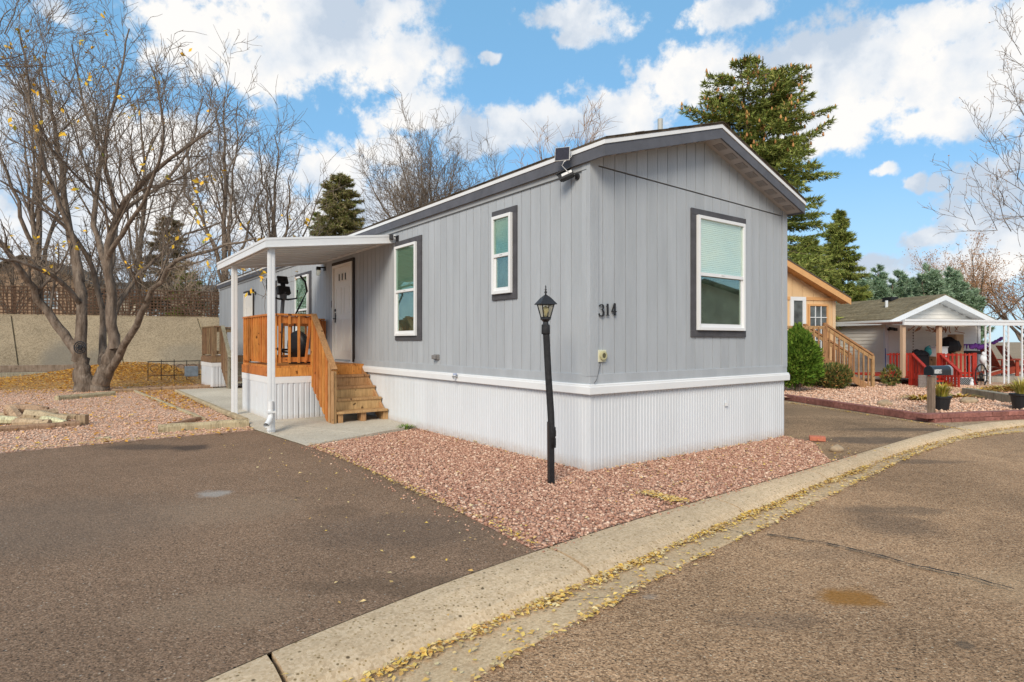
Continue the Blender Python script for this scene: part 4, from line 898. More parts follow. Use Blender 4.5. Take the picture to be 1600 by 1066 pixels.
c = Vector((-.03, 0, .02)); mb = MB(); mb.obox(c, t1_ * .084, up_ * .078, n_ * .008); pf = link('panel_frame', mb, mat('light_grey_plastic', (.5, .5, .5), .5), so, bevel=.004)
mb = MB(); mb.obox(c + n_ * .0092, t1_ * .077, up_ * .071, n_ * .001); link('solar_cell', mb, mat('solar_cell', (.03, .03, .045), .75, .2, 40., .2), pf)
mb = MB(); mb.tube([c - n_ * .01, (.02, .0, .01), (.06, 0, .0)], .012, 8); link('bracket', mb, mat('bracket_grey', (.45, .45, .45), .5), so)
mb = MB(); mb.tube([c - n_ * .012 + t1_ * .06 + up_ * .03, c + t1_ * .11 + up_ * .02, c + t1_ * .10 - up_ * .04, c + t1_ * .02 - up_ * .09, c - up_ * .13, c - up_ * .19 + Vector((.06, -.02, 0)), c - up_ * .20 + Vector((.07, -.04, 0))], .0045, 6); link('cable', mb, M['white'], so, smooth=True)
# wall lights
wl = thing('wall_lantern', 'black sconce with glass jar beside the front door', 'wall light', L2W(-.02, 8.1, 2.95), ANG)
mb = MB(); mb.box(-.02, 0, -.05, .05, -.04, .05); mb.box(-.18, -.018, -.025, .025, .015, .04); mb.lathe((-.14, 0, -.03), [(.05, 0), (.05, .045), (.02, .05)], 12); link('bracket', mb, M['black'], wl)
mb = MB(); mb.lathe((-.14, 0, -.15), [(.035, 0), (.045, .02), (.045, .119)], 12); link('glass_jar', mb, M['glass_lamp'], wl, smooth=True)
wl2 = thing('wall_lantern', 'black sconce above the rear door of the grey home', 'wall light', L2W(-.02, 13.95, 2.80), ANG)
mb = MB(); mb.box(-.02, 0, -.05, .05, -.04, .05); mb.box(-.2, -.018, -.025, .025, .02, .05); mb.lathe((-.17, 0, -.07), [(.05, 0), (.05, .09), (.02, .1)], 12); link('bracket', mb, M['black'], wl2)
fl_ = thing('flood_light', 'small black flood light at the canopy end above the window', 'flood light', L2W(-.02, 4.57, 3.12), ANG)
mb = MB(); mb.box(-.02, 0, -.04, .04, -.05, .05); mb.tube([(-.01, 0, .02), (-.06, .02, .03)], .012, 8); mb.obox((-.10, .04, .02), (.03, -.015, .0), (.02, .045, .0), (0, 0, .04)); link('lamp_housing', mb, M['black'], fl_, bevel=.006)
# loose brick and stones at the bed's end
bq = gnd(1277, 690); mb = MB(); mb.box(-.10, .10, -.048, .048, 0, .058); o = link('brick', mb, M['redbrick'], None, (bq[0], bq[1], .016), -.35, bevel=.004); o.rotation_euler[0] = .10; tag(o, 'loose red brick lying on the gravel by the side drive', 'brick')
rq = gnd(1307, 706); rg = random.Random(2); mb = MB(); mb.rock((0, 0, .035), .10, .065, .05, rg); tag(link('stone', mb, M['rock'], None, (rq[0], rq[1], 0), .3, smooth=True), 'pale fist sized stone lying beside the loose red brick', 'stone')

# ================================================================ LEFT YARD: timbers, firewood, bank, trellis
def timber(a, b, label, w_=.11, h_=.09, z=.0, roundish=True, name='landscape_timber', grp='landscape timbers'):
    a, b = Vector(gnd(*a)), Vector(gnd(*b)); c = (a + b) / 2; L2 = (b - a).length / 2; an = math.atan2((b - a).y, (b - a).x)
    mb = MB(); pr = [(-w_ / 2, 0), (-w_ / 2, h_ * .65), (-w_ * .32, h_), (w_ * .32, h_), (w_ / 2, h_ * .65), (w_ / 2, 0)]; rr = random.Random(label); n = 8; vs = []
    for i in range(n + 1):
        x = -L2 + 2 * L2 * i / n; dy, dz_ = rr.uniform(-.006, .006), rr.uniform(-.006, .004); vs += [(x, p[0] + dy, p[1] + dz_) for p in pr]
    k = len(pr); f = [(i * k + j, (i + 1) * k + j, (i + 1) * k + (j + 1) % k, i * k + (j + 1) % k) for i in range(n) for j in range(k)] + [tuple(range(k))[::-1], tuple(n * k + j for j in range(k))]
    mb.add(vs, f); o = link(name, mb, M['timber'], None, (c.x, c.y, z), an); return tag(o, label, 'timber', grp)
timber((247, 676), (388, 666), 'thick landscape timber edging the drive next to the canopy post', .14, .12)
timber((200, 608), (318, 657), 'thin grey timber running from the leaf drift toward the drive', .07, .05)
timber((268, 668), (312, 657), 'short timber behind the drive edging meeting at an angle', .09, .07)
timber((276, 614), (384, 662), 'long timber along the outer edge of the concrete walk', .10, .07, .02)
timber((175, 614), (342, 606), 'timber across the yard reaching the rear porch', .12, .10)
timber((88, 626), (178, 618), 'weathered timber lying at the foot of the big bare tree', .15, .11)
timber((-25, 678), (124, 666), 'front timber of the firewood pen', .12, .09)
timber((-25, 652), (122, 655), 'back timber of the firewood pen', .12, .09)
timber((148, 687), (172, 685), 'short stick of wood lying alone on the pink gravel', .05, .03)
# upright stub of the pen
q = gnd(129, 664); mb = MB(); mb.box(-.07, .07, -.07, .07, 0, .17); tag(link('pen_post', mb, M['timber'], None, q, .2, bevel=.01), 'stubby upright block at the corner of the firewood pen', 'timber', 'landscape timbers')
FW = [((8, 664), .25, .07, .1, 'split log half hidden at the outer edge of the firewood pile'), ((28, 662), -.5, .085, .5, 'pale split log leaning in the firewood pile'), ((42, 658), .35, .10, .1, 'longest split log on top of the firewood pile'),
      ((58, 661), 1.0, .09, -.2, 'dark ended log in the middle of the firewood pile'), ((72, 662), .4, .10, .2, 'round log showing its pale cut end'), ((50, 668), .1, .07, .0, 'thin log lying flat in front of the firewood pile'), ((84, 664), -.3, .06, .1, 'small branch stub beside the round log')]
for (p_, an, r_, tl, lab) in FW:
    q = gnd(*p_); mb = MB(); rr = random.Random(lab); L2 = .20 + r_
    pts_ = [(-L2, 0, 0), (-L2 * .3, rr.uniform(-.01, .01), .01), (L2 * .4, 0, rr.uniform(-.01, .02)), (L2, 0, 0)]; mb.tube(pts_, [r_, r_ * 1.05, r_ * .98, r_ * .9], 7)
    o = link('split_log', mb, M['log'], None, (q[0], q[1], r_ + (.08 if 'top' in lab else .0)), an); o.rotation_euler[1] = tl; tag(o, lab, 'firewood', 'firewood logs')
# sloped concrete bank: panels side by side
Ab = Vector((-30.0, 18.3, 0)); Bb = Vector((-6.0, 28.9, 0)); bd = (Bb - Ab).normalized(); bn = Vector((-bd.y, bd.x, 0)); LB = (Bb - Ab).length
bank = thing('retaining_wall', 'sloped concrete retaining bank behind the bare tree', 'retaining wall', Ab, math.atan2(bd.y, bd.x))
BH, BR = 2.5, 2.1
cuts = [0, 5.6, 11.98, 15.5, 18.8, LB + 3]
mb = MB(); mb.prism([(-3, .05, -.15), (LB + 3, .05, -.15), (LB + 3, BR + .05, BH - .06), (-3, BR + .05, BH - .06)], (0, .3, 0)); link('joint_filler', mb, M['timber'], bank)
sh_ = 1.5                                                     # joints lean with the slope's skew
for a, b in zip(cuts[:-1], cuts[1:]):
    mb = MB(); e = .03; mb.prism([(a + e, 0, -.1), (b - e, 0, -.1), (b - e - .9, BR, BH), (a + e - .9, BR, BH)], (0, .22, .0)); link('concrete_panel', mb, M['retain'], bank)
    mb = MB(); mb.box(a + e, b - e, BR - .02, BR + .4, BH - .1, BH + .02); link('concrete_cap', mb, M['retain'], bank)
mb = MB(); mb.add([tuple(Ab + bn * (BR + .1) + Vector((0, 0, BH - .03)) - bd * 30), tuple(Bb + bn * (BR + .1) + bd * 40 + Vector((0, 0, BH - .03))), tuple(Bb + bn * 60 + bd * 40 + Vector((0, 0, BH + 1.2))), tuple(Ab + bn * 60 - bd * 30 + Vector((0, 0, BH + 1.2)))], [(0, 1, 2, 3)]); link('upper_terrace', mb, M['dirt'], kind='structure')
# timbers stacked at the foot of the bank
def wt(t0, t1, o, z, h_, lab):
    a = Ab + bd * t0 + bn * o; b = Ab + bd * t1 + bn * o; c = (a + b) / 2; mb = MB(); L2 = (t1 - t0) / 2; mb.box(-L2, L2, -.12, .12, 0, h_); tag(link('bank_timber', mb, M['greywood'], None, (c.x, c.y, z), math.atan2(bd.y, bd.x), bevel=.012), lab, 'timber', 'timbers along the concrete bank')
wt(10.9, 17.0, -.55, .22, .26, 'upper dark timber along the foot of the concrete bank'); wt(10.7, 16.2, -.95, .0, .22, 'lower timber along the foot of the concrete bank')
wt(17.2, 21.0, -.6, .22, .22, 'timber between the big tree and the leaf drift'); 
a = Ab + bd * 10.55 - bn * .75; mb = MB(); mb.box(-.16, .16, -.16, .16, 0, .42); tag(link('bank_post', mb, M['timber'], None, a, math.atan2(bd.y, bd.x), bevel=.02), 'squat square post ending the timbers at the concrete bank', 'timber')
# brown lattice trellis fence on the bank
lf = thing('lattice_fence', 'dark brown lattice trellis fence on top of the concrete bank', 'fence', Ab + bn * (BR + .25) + Vector((0, 0, BH)), math.atan2(bd.y, bd.x))
M['lattice'] = mat('brown_lattice_paint', (.095, .055, .035), .8, .2, 8., .4)
mb = MB(); x = 6.
while x < LB + 2: mb.box(x, x + .045, 0, .012, .02, 1.15); x += .135
z = .06
while z < 1.14: mb.box(6., LB + 2, -.013, -.001, z, z + .045); z += .135
link('lattice_slat', mb, M['lattice'], lf, kind='stuff')
for x in np.arange(6.2, LB + 2, 2.45): mb = MB(); mb.box(x - .05, x + .05, .014, .11, -.1, 1.22); link('post', mb, M['lattice'], lf)
mb = MB(); mb.box(6., LB + 2, -.03, .05, 1.16, 1.20); link('top_rail', mb, M['lattice'], lf)
# wrought iron railing with a grey box near the leaf drift, hose reel on the tree
ir = thing('iron_railing', 'low black iron railing standing in the orange leaf drift', 'railing', at(282, 600, 19.3) * 1 + Vector((0, 0, 0)), ANG)
ir.location.z = .15; mb = MB()
for i in range(6): mb.tube([(-.9 + .36 * i, 0, 0), (-.9 + .36 * i, 0, .62 + .05 * math.sin(i))], .012, 6)
mb.tube([(-.9, 0, .60), (.9, 0, .60)], .014, 6); mb.tube([(-.9, 0, .15), (.9, 0, .15)], .012, 6)
for i in range(5): mb.tube([(-.72 + .36 * i + .12 * math.cos(a_), 0, .38 + .12 * math.sin(a_)) for a_ in np.linspace(0, 5.2, 9)], .008, 5)
link('railing_frame', mb, M['black'], ir)
q = at(299, 588, 18.9); mb = MB(); mb.box(-.18, .18, -.12, .12, 0, .32); o = link('grey_bin', mb, mat('blue_grey_metal', (.17, .21, .25), .5, .4, 8., .2), None, (q.x, q.y, .28), ANG, bevel=.02); tag(o, 'small blue grey bin beside the low iron railing', 'bin')
# ================================================================ NEIGHBOURS
# ---- tan home
TA = math.radians(17); q = at(1303, 533, 19.4)
tan_ = thing('tan_home', 'tan mobile home with orange trim behind the round evergreen shrub', 'house', (q.x, q.y, 0), TA)
M['tan'] = mat('tan_siding_paint', (.66, .455, .255), .7, .2, 3., .05, .3, 60., (1, 1, .3), obj=.03); M['orange'] = mat('orange_trim_paint', (.62, .345, .15), .65, .2, 4., .06)
M['white2'] = mat('cool_white_paint', (.70, .72, .74), .5, .3, 3., .03)
TW = 4.6                                                       # gable wall runs from -TW to 0 along local x
def tz(x): return 2.88 + (-x if x > -TW / 2 else TW + x) * .46
mb = MB(); mb.prism([(-TW, 0, .4), (0, 0, .4), (0, 0, 2.80), (-TW / 2, 0, tz(-TW / 2) - .08), (-TW, 0, 2.80)], (0, 14, 0)); link('wall', mb, M['tan'], tan_)
for i in range(11):
    x0 = -TW + TW * i / 11; x1 = x0 + TW / 11 - .012; mb = MB(); mb.prism([(x0, -.02, .5), (x1, -.02, .5), (x1, -.02, min(tz(x0), tz(x1)) - .12), (x0, -.02, min(tz(x0), tz(x1)) - .12)], (0, .019, 0)); link('siding_board', mb, M['tan'], tan_)
for (xa, xb) in ((-TW / 2, .28), (-TW - .28, -TW / 2)):
    z0, z1 = tz(xa) if xa < 0 else 0, 0; za = 2.88 - xa * .46 if xb > 0 else 2.88 + (TW + xa) * .46; zb = 2.88 - xb * .46 if xb > 0 else 2.88 + (TW + xb) * .46
    mb = MB(); mb.add([(x, y, z + t) for t in (0, .05) for y in (-.42, 14.2) for x, z in ((xa, za), (xb, zb))], [(0, 2, 3, 1), (4, 5, 7, 6), (0, 1, 5, 4), (2, 6, 7, 3), (0, 4, 6, 2), (1, 3, 7, 5)]); link('roof', mb, M['shingle'], tan_)
    mb = MB(); mb.add([(x, y, z + t) for t in (-.19, -.002) for y in (-.41, -.385) for x, z in ((xa, za), (xb, zb))], [(0, 2, 3, 1), (4, 5, 7, 6), (0, 1, 5, 4), (2, 6, 7, 3), (0, 4, 6, 2), (1, 3, 7, 5)]); link('fascia', mb, M['orange'], tan_)
    mb = MB(); mb.add([(x, y, z + t) for t in (-.15, -.14) for y in (-.384, -.0) for x, z in ((xa, za), (xb, zb))], [(0, 2, 3, 1), (4, 5, 7, 6), (0, 1, 5, 4), (2, 6, 7, 3), (0, 4, 6, 2), (1, 3, 7, 5)]); link('soffit', mb, M['orange'], tan_)
mb = MB(); mb.box(-TW, .0, -.05, -.021, 2.70, 2.80); link('band_board', mb, M['orange'], tan_)
mb = MB(); mb.box(-.10, .02, -.05, -.021, .5, 2.69); link('corner_trim', mb, mat('pale_tan_trim', (.66, .48, .30), .7), tan_)
def nwin(par, x0, x1, z0, z1, fm, bars=None, o=.021, fw=.06, label=None):
    mb = MB(); mb.box(x0, x0 + fw, -o - .05, -o, z0, z1); mb.box(x1 - fw, x1, -o - .05, -o, z0, z1); mb.box(x0 + fw, x1 - fw, -o - .05, -o, z1 - fw, z1); mb.box(x0 + fw, x1 - fw, -o - .05, -o, z0, z0 + fw)
    w_ = link('window', mb, fm, par, label=label); mb = MB(); mb.box(x0 + fw, x1 - fw, -o - .02, -o - .012, z0 + fw, z1 - fw); link('pane', mb, M['pane_far'], w_)
    mb = MB()
    if bars:
        for i in range(1, bars[0]): x = x0 + fw + (x1 - x0 - 2 * fw) * i / bars[0]; mb.box(x - .012, x + .012, -o - .04, -o - .021, z0 + fw, z1 - fw)
        for i in range(1, bars[1]): z = z0 + fw + (z1 - z0 - 2 * fw) * i / bars[1]; mb.box(x0 + fw, x1 - fw, -o - .045, -o - .022, z - .012, z + .012)
        link('glazing_bar', mb, M['white2'], w_)
    return w_
M['pane_far'] = mat('dark_reflecting_pane', (.10, .115, .12), .06, .9, 1.5, .7)
TXl = lambda px: ((px - 800) / F * q.y - q.x) / (math.cos(TA) - (px - 800) / F * math.sin(TA))
nwin(tan_, TXl(1233), TXl(1257), .9, 2.80, M['white2'], (1, 2), fw=.12, label='narrow white framed window beside the shrub'); nwin(tan_, TXl(1261), TXl(1292), 1.0, 2.58, M['orange'], (3, 4), label='window divided by white glazing bars')
# its porch and open stair
dk = thing('tan_porch', 'tan wooden stair and railed landing of the tan home', 'porch', (*at(1290, 533, 17.0).xy, 0), math.radians(4))
W2 = M['tanwood']
def bx(par, name, m, *b, bevel=0): mb = MB(); mb.box(*b); return link(name, mb, m, par, bevel=bevel)
bx(dk, 'landing_floor', W2, -1.5, .05, 0, 1.5, .93, .98); bx(dk, 'rim_board', W2, -1.5, .05, -.03, .0, .78, .95)
for x in (-1.45, -.75, .0): bx(dk, 'post', W2, x - .045, x + .045, -.02, .07, 0, 1.92 if x > -.7 else 1.86)
for x in (-.0,): bx(dk, 'post', W2, x - .045, x + .045, 1.0, 1.09, .9, 1.92)
bx(dk, 'top_rail', W2, -1.45, 0, -.02, .03, 1.74, 1.83); bx(dk, 'bottom_rail', W2, -1.45, 0, -.02, .03, 1.06, 1.12)
for i in range(10): x = -1.36 + .14 * i; bx(dk, 'baluster', W2, x, x + .035, -.045, -.01, 1.0, 1.80)
SR, SX = .165, .27
for i in range(5):
    z = .95 - SR * (i + 1); x = .05 + SX * i; bx(dk, 'tread', M['greywood'], x, x + .30, .02, 1.0, z - .04, z)
for yy in (0., 1.0):
    mb = MB(); mb.prism([(.0, yy, .95), (1.42, yy, .07), (1.42, yy, -.0), (1.22, yy, .0), (0, yy, .68)], (0, .04, 0)); link('stringer', mb, W2, dk)
    mb = MB(); mb.bar((-.03, yy + .02, 1.90), (1.42, yy + .02, 1.0), .09, .05); link('stair_handrail', mb, W2, dk)
    mb = MB(); mb.bar((-.03, yy + .02, 1.80), (1.42, yy + .02, .90), .035, .09); link('stair_rail', mb, W2, dk)
    bx(dk, 'newel_post', W2, 1.38, 1.46, yy - .01, yy + .07, 0, .98)
    for i in range(9): x = .10 + .145 * i; z = 1.88 - (x + .03) * .62; bx(dk, 'baluster', W2, x, x + .035, yy - .01, yy + .025, z - 1.12, z - .06)

# ---- pale grey clapboard house with its awning and red porch
GA = math.radians(12); q = at(1384, 533, 20.6)
def GX(px, y):                                              # local x on the plane y that is seen at px
    r = (px - 800) / F; c, s_ = math.cos(GA), math.sin(GA); return (r * (q.y + y * c) - q.x + y * s_) / (c - r * s_)
gh = thing('clapboard_house', 'pale grey clapboard house with brown shingle roof and white rake boards', 'house', (q.x, q.y, 0), GA)
M['clap'] = mat('pale_clapboard', (.76, .73, .68), .6, .25, 2., .04, obj=.03); M['roofg'] = mat('olive_brown_shingle', (.20, .165, .105), .95, .1, 9., .3, .8, 60., obj=.18)
M['underawn'] = mat('shaded_timber', (.30, .22, .15), .8)
GW, GL = GX(1530, 0), 12.; geave, gpk = 2.20, 2.98
def gz(x): return geave + (gpk - geave) * (1 - abs(x - GW / 2) / (GW / 2))
mb = MB(); mb.prism([(.03, .03, 0), (GW - .03, .03, 0), (GW - .03, .03, geave - .08), (GW / 2, .03, gpk - .1), (.03, .03, geave - .08)], (0, GL, 0)); link('wall', mb, M['clap'], gh)
# the long wall faces left: clapboards are wedge-shaped courses
def clap(par, x0, x1, z, wall, trim=None):
    mb = MB(); h_ = .128
    if wall == 'front': mb.prism([(x0, 0.02, z), (x0, -.022, z), (x0, -.004, z + h_), (x0, .02, z + h_)], (x1 - x0, 0, 0))
    else: mb.prism([(.02, x0, z), (-.022, x0, z), (-.004, x0, z + h_), (.02, x0, z + h_)], (0, x1 - x0, 0))
    return link('clapboard', mb, M['clap'], par)
z = .25
while z < gpk - .2:
    if z < geave - .1: clap(gh, .10, GW - .1, z, 'front'); clap(gh, .10, GL - .2, z, 'side')
    else:
        hw = (gpk - .12 - z - .12) / (gpk - geave) * GW / 2
        if hw > .1: clap(gh, GW / 2 - hw, GW / 2 + hw, z, 'front')
    z += .130
for (x0, y0) in ((-.03, -.03), (GW - .08, -.03)): bx(gh, 'corner_trim', M['white2'], x0, x0 + .11, y0, y0 + .11, 0, geave - .05)
for s_, (xa, xb) in ((0, (-.22, GW / 2)), (1, (GW / 2, GW + .22))):
    f_ = lambda x: geave + (gpk - geave) * (1 - abs(x - GW / 2) / (GW / 2)); za, zb = f_(xa), f_(xb)
    box8 = [(0, 2, 3, 1), (4, 5, 7, 6), (0, 1, 5, 4), (2, 6, 7, 3), (0, 4, 6, 2), (1, 3, 7, 5)]
    mb = MB(); mb.add([(x, y, z + t) for t in (0, .04) for y in (-.45, GL) for x, z in ((xa, za), (xb, zb))], box8); rf = link('roof', mb, M['roofg'], gh)
    mb = MB(); mb.add([(x, y, z + t) for t in (-.17, -.002) for y in (-.47, -.44) for x, z in ((xa, za), (xb, zb))], box8); link('rake_board', mb, M['white2'], gh)
    mb = MB(); mb.add([(x, y, z + t) for t in (-.14, -.13) for y in (-.439, .0) for x, z in ((xa, za), (xb, zb))], box8); link('soffit', mb, M['white2'], gh)
    if s_ == 0:
        n = 12; rr = random.Random(9)
        for i in range(n):                                     # shingle courses, each tab its own piece
            x0, x1 = xa + (xb - xa) * i / n, xa + (xb - xa) * (i + 1) / n + .03; y = -.45 + rr.uniform(-.3, 0)
            while y < GL * .75:
                yy0, yy1 = max(y, -.45), y + .60; t_ = .042 + rr.uniform(0, .012); mb = MB()
                mb.add([(x, yv, f_(x) + tt) for tt in (.0405, t_) for yv in (yy0, yy1 - .02) for x in (x0, x1)], box8); link('shingle', mb, M['roofg'], rf); y += .62
        mb = MB(); mb.box(-.24, -.20, -.44, GL, za - .16, za + .0); link('fascia', mb, M['white2'], gh)
        for (xr_, yr_, sz, nm) in ((1.5, 4.8, .10, 'roof_vent'), (1.75, 1.6, .16, 'roof_vent')): mb = MB(); zz = f_(xr_); mb.box(xr_ - sz, xr_ + sz, yr_ - sz * 1.3, yr_ + sz * 1.3, zz, zz + .16); link(nm, mb, M['blackplastic'] , gh)
        mb = MB(); zz = f_(1.0); mb.lathe((1.0, 1.0, zz), [(.05, 0), (.05, .28)], 10); link('flue', mb, M['white2'], gh)
# awning: white beam along the front with ornamental iron posts
def g2(px, py, d): v_ = at(px, py, d); dx, dy = v_.x - q.x, v_.y - q.y; return dx * math.cos(GA) + dy * math.sin(GA), -dx * math.sin(GA) + dy * math.cos(GA), v_.z
aw = thing('awning', 'long white awning on ornamental iron posts over the red porch', 'awning', (q.x, q.y, 0), GA)
AY = -2.5; ax0, ax1 = GX(1413, -2.5), GX(1640, -2.5)
bx(aw, 'beam', M['white2'], ax0, ax1, AY, AY + .06, 1.88, 2.04); bx(aw, 'beam_lip', M['white2'], ax0, ax1, AY - .02, AY - .001, 1.99, 2.05)
for i in range(13): x = ax0 + .02 + (ax1 - ax0 - .04) * i / 13; bx(aw, 'roof_pan', M['alum_in'], x + .004, x + (ax1 - ax0 - .04) / 13 - .004, AY + .061, -.1, 1.98, 1.995)
for x in (GX(1545, AY), GX(1574, AY), GX(1602, AY)): 
    mb = MB(); w_ = .085
    for xx in (x - w_, x + w_): mb.box(xx - .022, xx + .022, AY + .02, AY + .05, 0, 1.88)
    z = .15
    while z < 1.78: mb.tube([(x - w_ + .02, AY + .035, z), (x - .04, AY + .035, z + .08), (x + .04, AY + .035, z + .02), (x + w_ - .02, AY + .035, z + .11)], .009, 5); z += .15
    link('iron_post', mb, M['white2'], aw)
for x in (GX(1415, AY), GX(1472, AY)): bx(aw, 'wood_post', mat('raw_post_wood', (.50, .35, .24), .8), x, x + .11, AY + .10, AY + .2, .3, 1.87)
# red porch
rp = thing('red_porch', 'bright red wooden porch with steps and white lattice skirt', 'porch', (q.x, q.y, 0), GA)
RW = M['redwood']; FZ = .34; RY = -2.62; RX0, RX1 = GX(1424, RY), GX(1522, RY); RM = GX(1468, RY)
bx(rp, 'floor', RW, RX0, RX1, RY, -.05, FZ - .05, FZ)
def redrail(x0, x1, y, n, z0=FZ + .02, z1=FZ + .66, half=False):
    bx(rp, 'top_rail', RW, x0, x1, y - .04, y + .04, z1 - .04, z1); bx(rp, 'bottom_rail', RW, x0, x1, y - .02, y + .02, z0 + .04, z0 + .10)
    for i in range(n): x = x0 + (x1 - x0) * (i + .5) / n; bx(rp, 'baluster', RW, x - .026, x + .026, y - .055, y - .025, FZ - .04, z1 + .03)
redrail(RM + .04, RX1, RY, 8)
redrail(RX0 + .05, RM, RY + .9, 8)
for x in (RX0, RM, RX1): bx(rp, 'post', RW, x - .05, x + .05, RY - .05, RY + .05, 0, FZ + .70)
# steps come toward the street with red sloping rails
for i in range(3):
    z = FZ - .105 * (i + 1); y = RY - .27 * (i + 1); bx(rp, 'tread', RW, RX0 + .05 - .10 * i, RM - .05 - .10 * i, y, y + .29, z - .04, z); bx(rp, 'riser', M['dark_in'], RX0 + .06 - .10 * i, RM - .06 - .1 * i, y + .26, y + .27, z, z + .06)
for x in (RX0, RM):                                         # the stair flares a little toward the side
    dxs = -.36
    mb = MB(); mb.prism([(x, RY, FZ), (x + dxs, RY - .95, .05), (x + dxs, RY - .95, 0), (x + dxs * .6, RY - .6, .0), (x, RY, FZ - .3)], (.04, 0, 0)); link('stringer', mb, RW, rp)
    mb = MB(); mb.bar((x + .02, RY, FZ + .68), (x + dxs + .02, RY - .98, .50), .09, .04); link('stair_handrail', mb, RW, rp)
    for i in range(6): y = RY - .08 - .16 * i; z = FZ + .64 + (y - RY) * .50; xx = x + dxs * (RY - y) / .98; bx(rp, 'picket', RW, xx - .0, xx + .03, y - .03, y + .03, max(.02, z - .68), z)
for xa, xb in ((RM + .08, RX1),):
    mb = MB(); bb = .0; fr_ = RY - .03; x = xa
    bx(rp, 'lattice_frame', M['white2'], xa, xb, fr_ + .01, fr_ + .02, .0, .30)
    while x < xb - .05: mb.bar((x, fr_, .0), (min(x + .28, xb), fr_, .0 + min(.28, xb - x)), .012, .018, up=(0, 1, 0)); mb.bar((min(x + .28, xb), fr_ - .006, .0), (x + max(0, x + .28 - xb), fr_ - .006, .28 if x + .28 <= xb else xb - x), .012, .018, up=(0, 1, 0)); x += .07
    link('lattice_slat', mb, M['greyplastic'], rp, kind='stuff')
# things stored under the awning
def local_thing(name, mb, m, x, y, z, lab, cat, grp=None, rot=0., **k):
    o = link(name, mb, m, None, (q.x + x * math.cos(GA) - y * math.sin(GA), q.y + x * math.sin(GA) + y * math.cos(GA), z), GA + rot, **k); return tag(o, lab, cat, grp)
rg = random.Random(8)
mb = MB(); mb.lathe((0, 0, 0), [(.05, 0), (.33, .08), (.36, .22), (.30, .40), (.12, .52), (.03, .54)], 16); mb.box(-.03, .03, -.03, .03, -.55, .02); local_thing('covered_grill', mb, mat('black_cover', (.012, .012, .015), .6), GX(1482, -1.0), -1.0, FZ + .66, 'black domed grill under the white awning', 'grill', smooth=False)
mb = MB(); mb.box(-.22, .22, -.2, .2, 0, .30); mb.box(-.24, .24, -.22, .22, .30, .33); local_thing('storage_box', mb, M['white2'], GX(1464, -1.2), -1.2, FZ + .55, 'pale storage tub with a lid on the red porch', 'box', bevel=.02)
mb = MB(); mb.box(-.25, .25, -.22, .22, 0, .55); local_thing('storage_table', mb, M['oldwood'], GX(1464, -1.2), -1.2, FZ, 'brown crate under the pale storage tub', 'crate', bevel=.01)
mb = MB(); mb.box(-.16, .16, -.15, .15, 0, 1.28); mb.box(-.13, .13, -.165, -.15, .72, 1.2); local_thing('cardboard_box', mb, mat('cardboard', (.42, .30, .19), .85, .2, 5., .1), GX(1493, -1.1), -1.1, FZ, 'tall tan cardboard box beside the black grill', 'box')
mb = MB(); mb.rock((0, 0, .16), .16, .14, .17, rg); mb.rock((.2, .1, .08), .12, .1, .1, rg); local_thing('teal_bag', mb, mat('teal_cloth', (.05, .28, .30), .8, .2, 10, .3), GX(1453, -1.1), -1.1, FZ + .56, 'teal cloth bag heaped on the porch clutter', 'bag', smooth=True)
mb = MB(); mb.rock((0, 0, .10), .34, .16, .12, rg); mb.rock((-.2, 0, .16), .12, .12, .1, rg); mb.box(-.3, .3, -.15, .15, -.6, .04); local_thing('dark_bag', mb, mat('dark_cloth', (.02, .02, .024), .8), GX(1440, -1.0), -1.0, FZ + .52, 'black bag lying behind the red railing', 'bag')
mb = MB(); mb.box(-.42, .42, -.2, .2, 0, .12); mb.box(-.02, .02, -.02, .02, -.7, 0); local_thing('dark_table', mb, M['blackplastic'], GX(1512, -.5), -.5, FZ + .60, 'dark low table near the iron posts', 'table')
M['purple'] = mat('purple_cloth', (.16, .05, .30), .8, .2, 14., .5)
mb = MB()
for i in range(9):
    x = -.55 + .125 * i; d = .08 + .03 * math.sin(i * 2); mb.prism([(x, 0, 0), (x + .10, 0, 0), (x + .05, .0, -d - .08)], (0, .02, 0))
mb.tube([(-.58, .01, .0), (0, .01, -.03), (.6, .01, .0)], .012, 6); local_thing('pennant_banner', mb, M['purple'], GX(1510, -.6), -.62, 1.30, 'string of purple pennants hanging under the awning', 'banner')
mb = MB()
for i in range(5): mb.rock((-.28 + .14 * i, 0, .03 * math.sin(i * 2)), .12, .04, .08, rg)
local_thing('purple_hammock', mb, M['purple'], GX(1530, -1.5), -1.5, 1.22, 'bunched purple cloth tied by the ornamental post', 'cloth', smooth=True)
mb = MB()
for i in range(4): mb.rock((-.28 + .16 * i, 0, .05 * i), .13, .04, .05, rg)
local_thing('purple_hammock', mb, M['purple'], GX(1560, -1.2), -1.2, 1.34, 'purple cloth hanging beyond the ornamental post', 'cloth', rot=.2, smooth=True)
mb = MB()
for i in range(16):
    x = rg.uniform(-.9, .9); mb.tube([(x, rg.uniform(-.1, .1), 0), (x + rg.uniform(-.2, .2), rg.uniform(-.1, .1), -.1 - .1 * rg.random()), (x + rg.uniform(-.15, .3), rg.uniform(-.1, .1), -.02 - .2 * rg.random())], .014, 5)
local_thing('dried_vine', mb, mat('dried_vine', (.33, .17, .09), .9), GX(1465, -1.9), -1.9, 1.86, 'dry rusty vine draped under the awning beam', 'vine')
mb = MB()
for i in range(9): mb.lathe((0, 0, -.09 * i), [(.01, 0), (.028 - .001 * i, -.02), (.006, -.045)], 8)
mb.tube([(0, 0, .05), (0, 0, -.8)], .004, 4); local_thing('wind_chime', mb, mat('dark_copper', (.08, .05, .04), .5, .4), GX(1427, -1.7), -1.7, 1.86, 'dark wind chime hanging near the clapboard corner', 'wind chime')
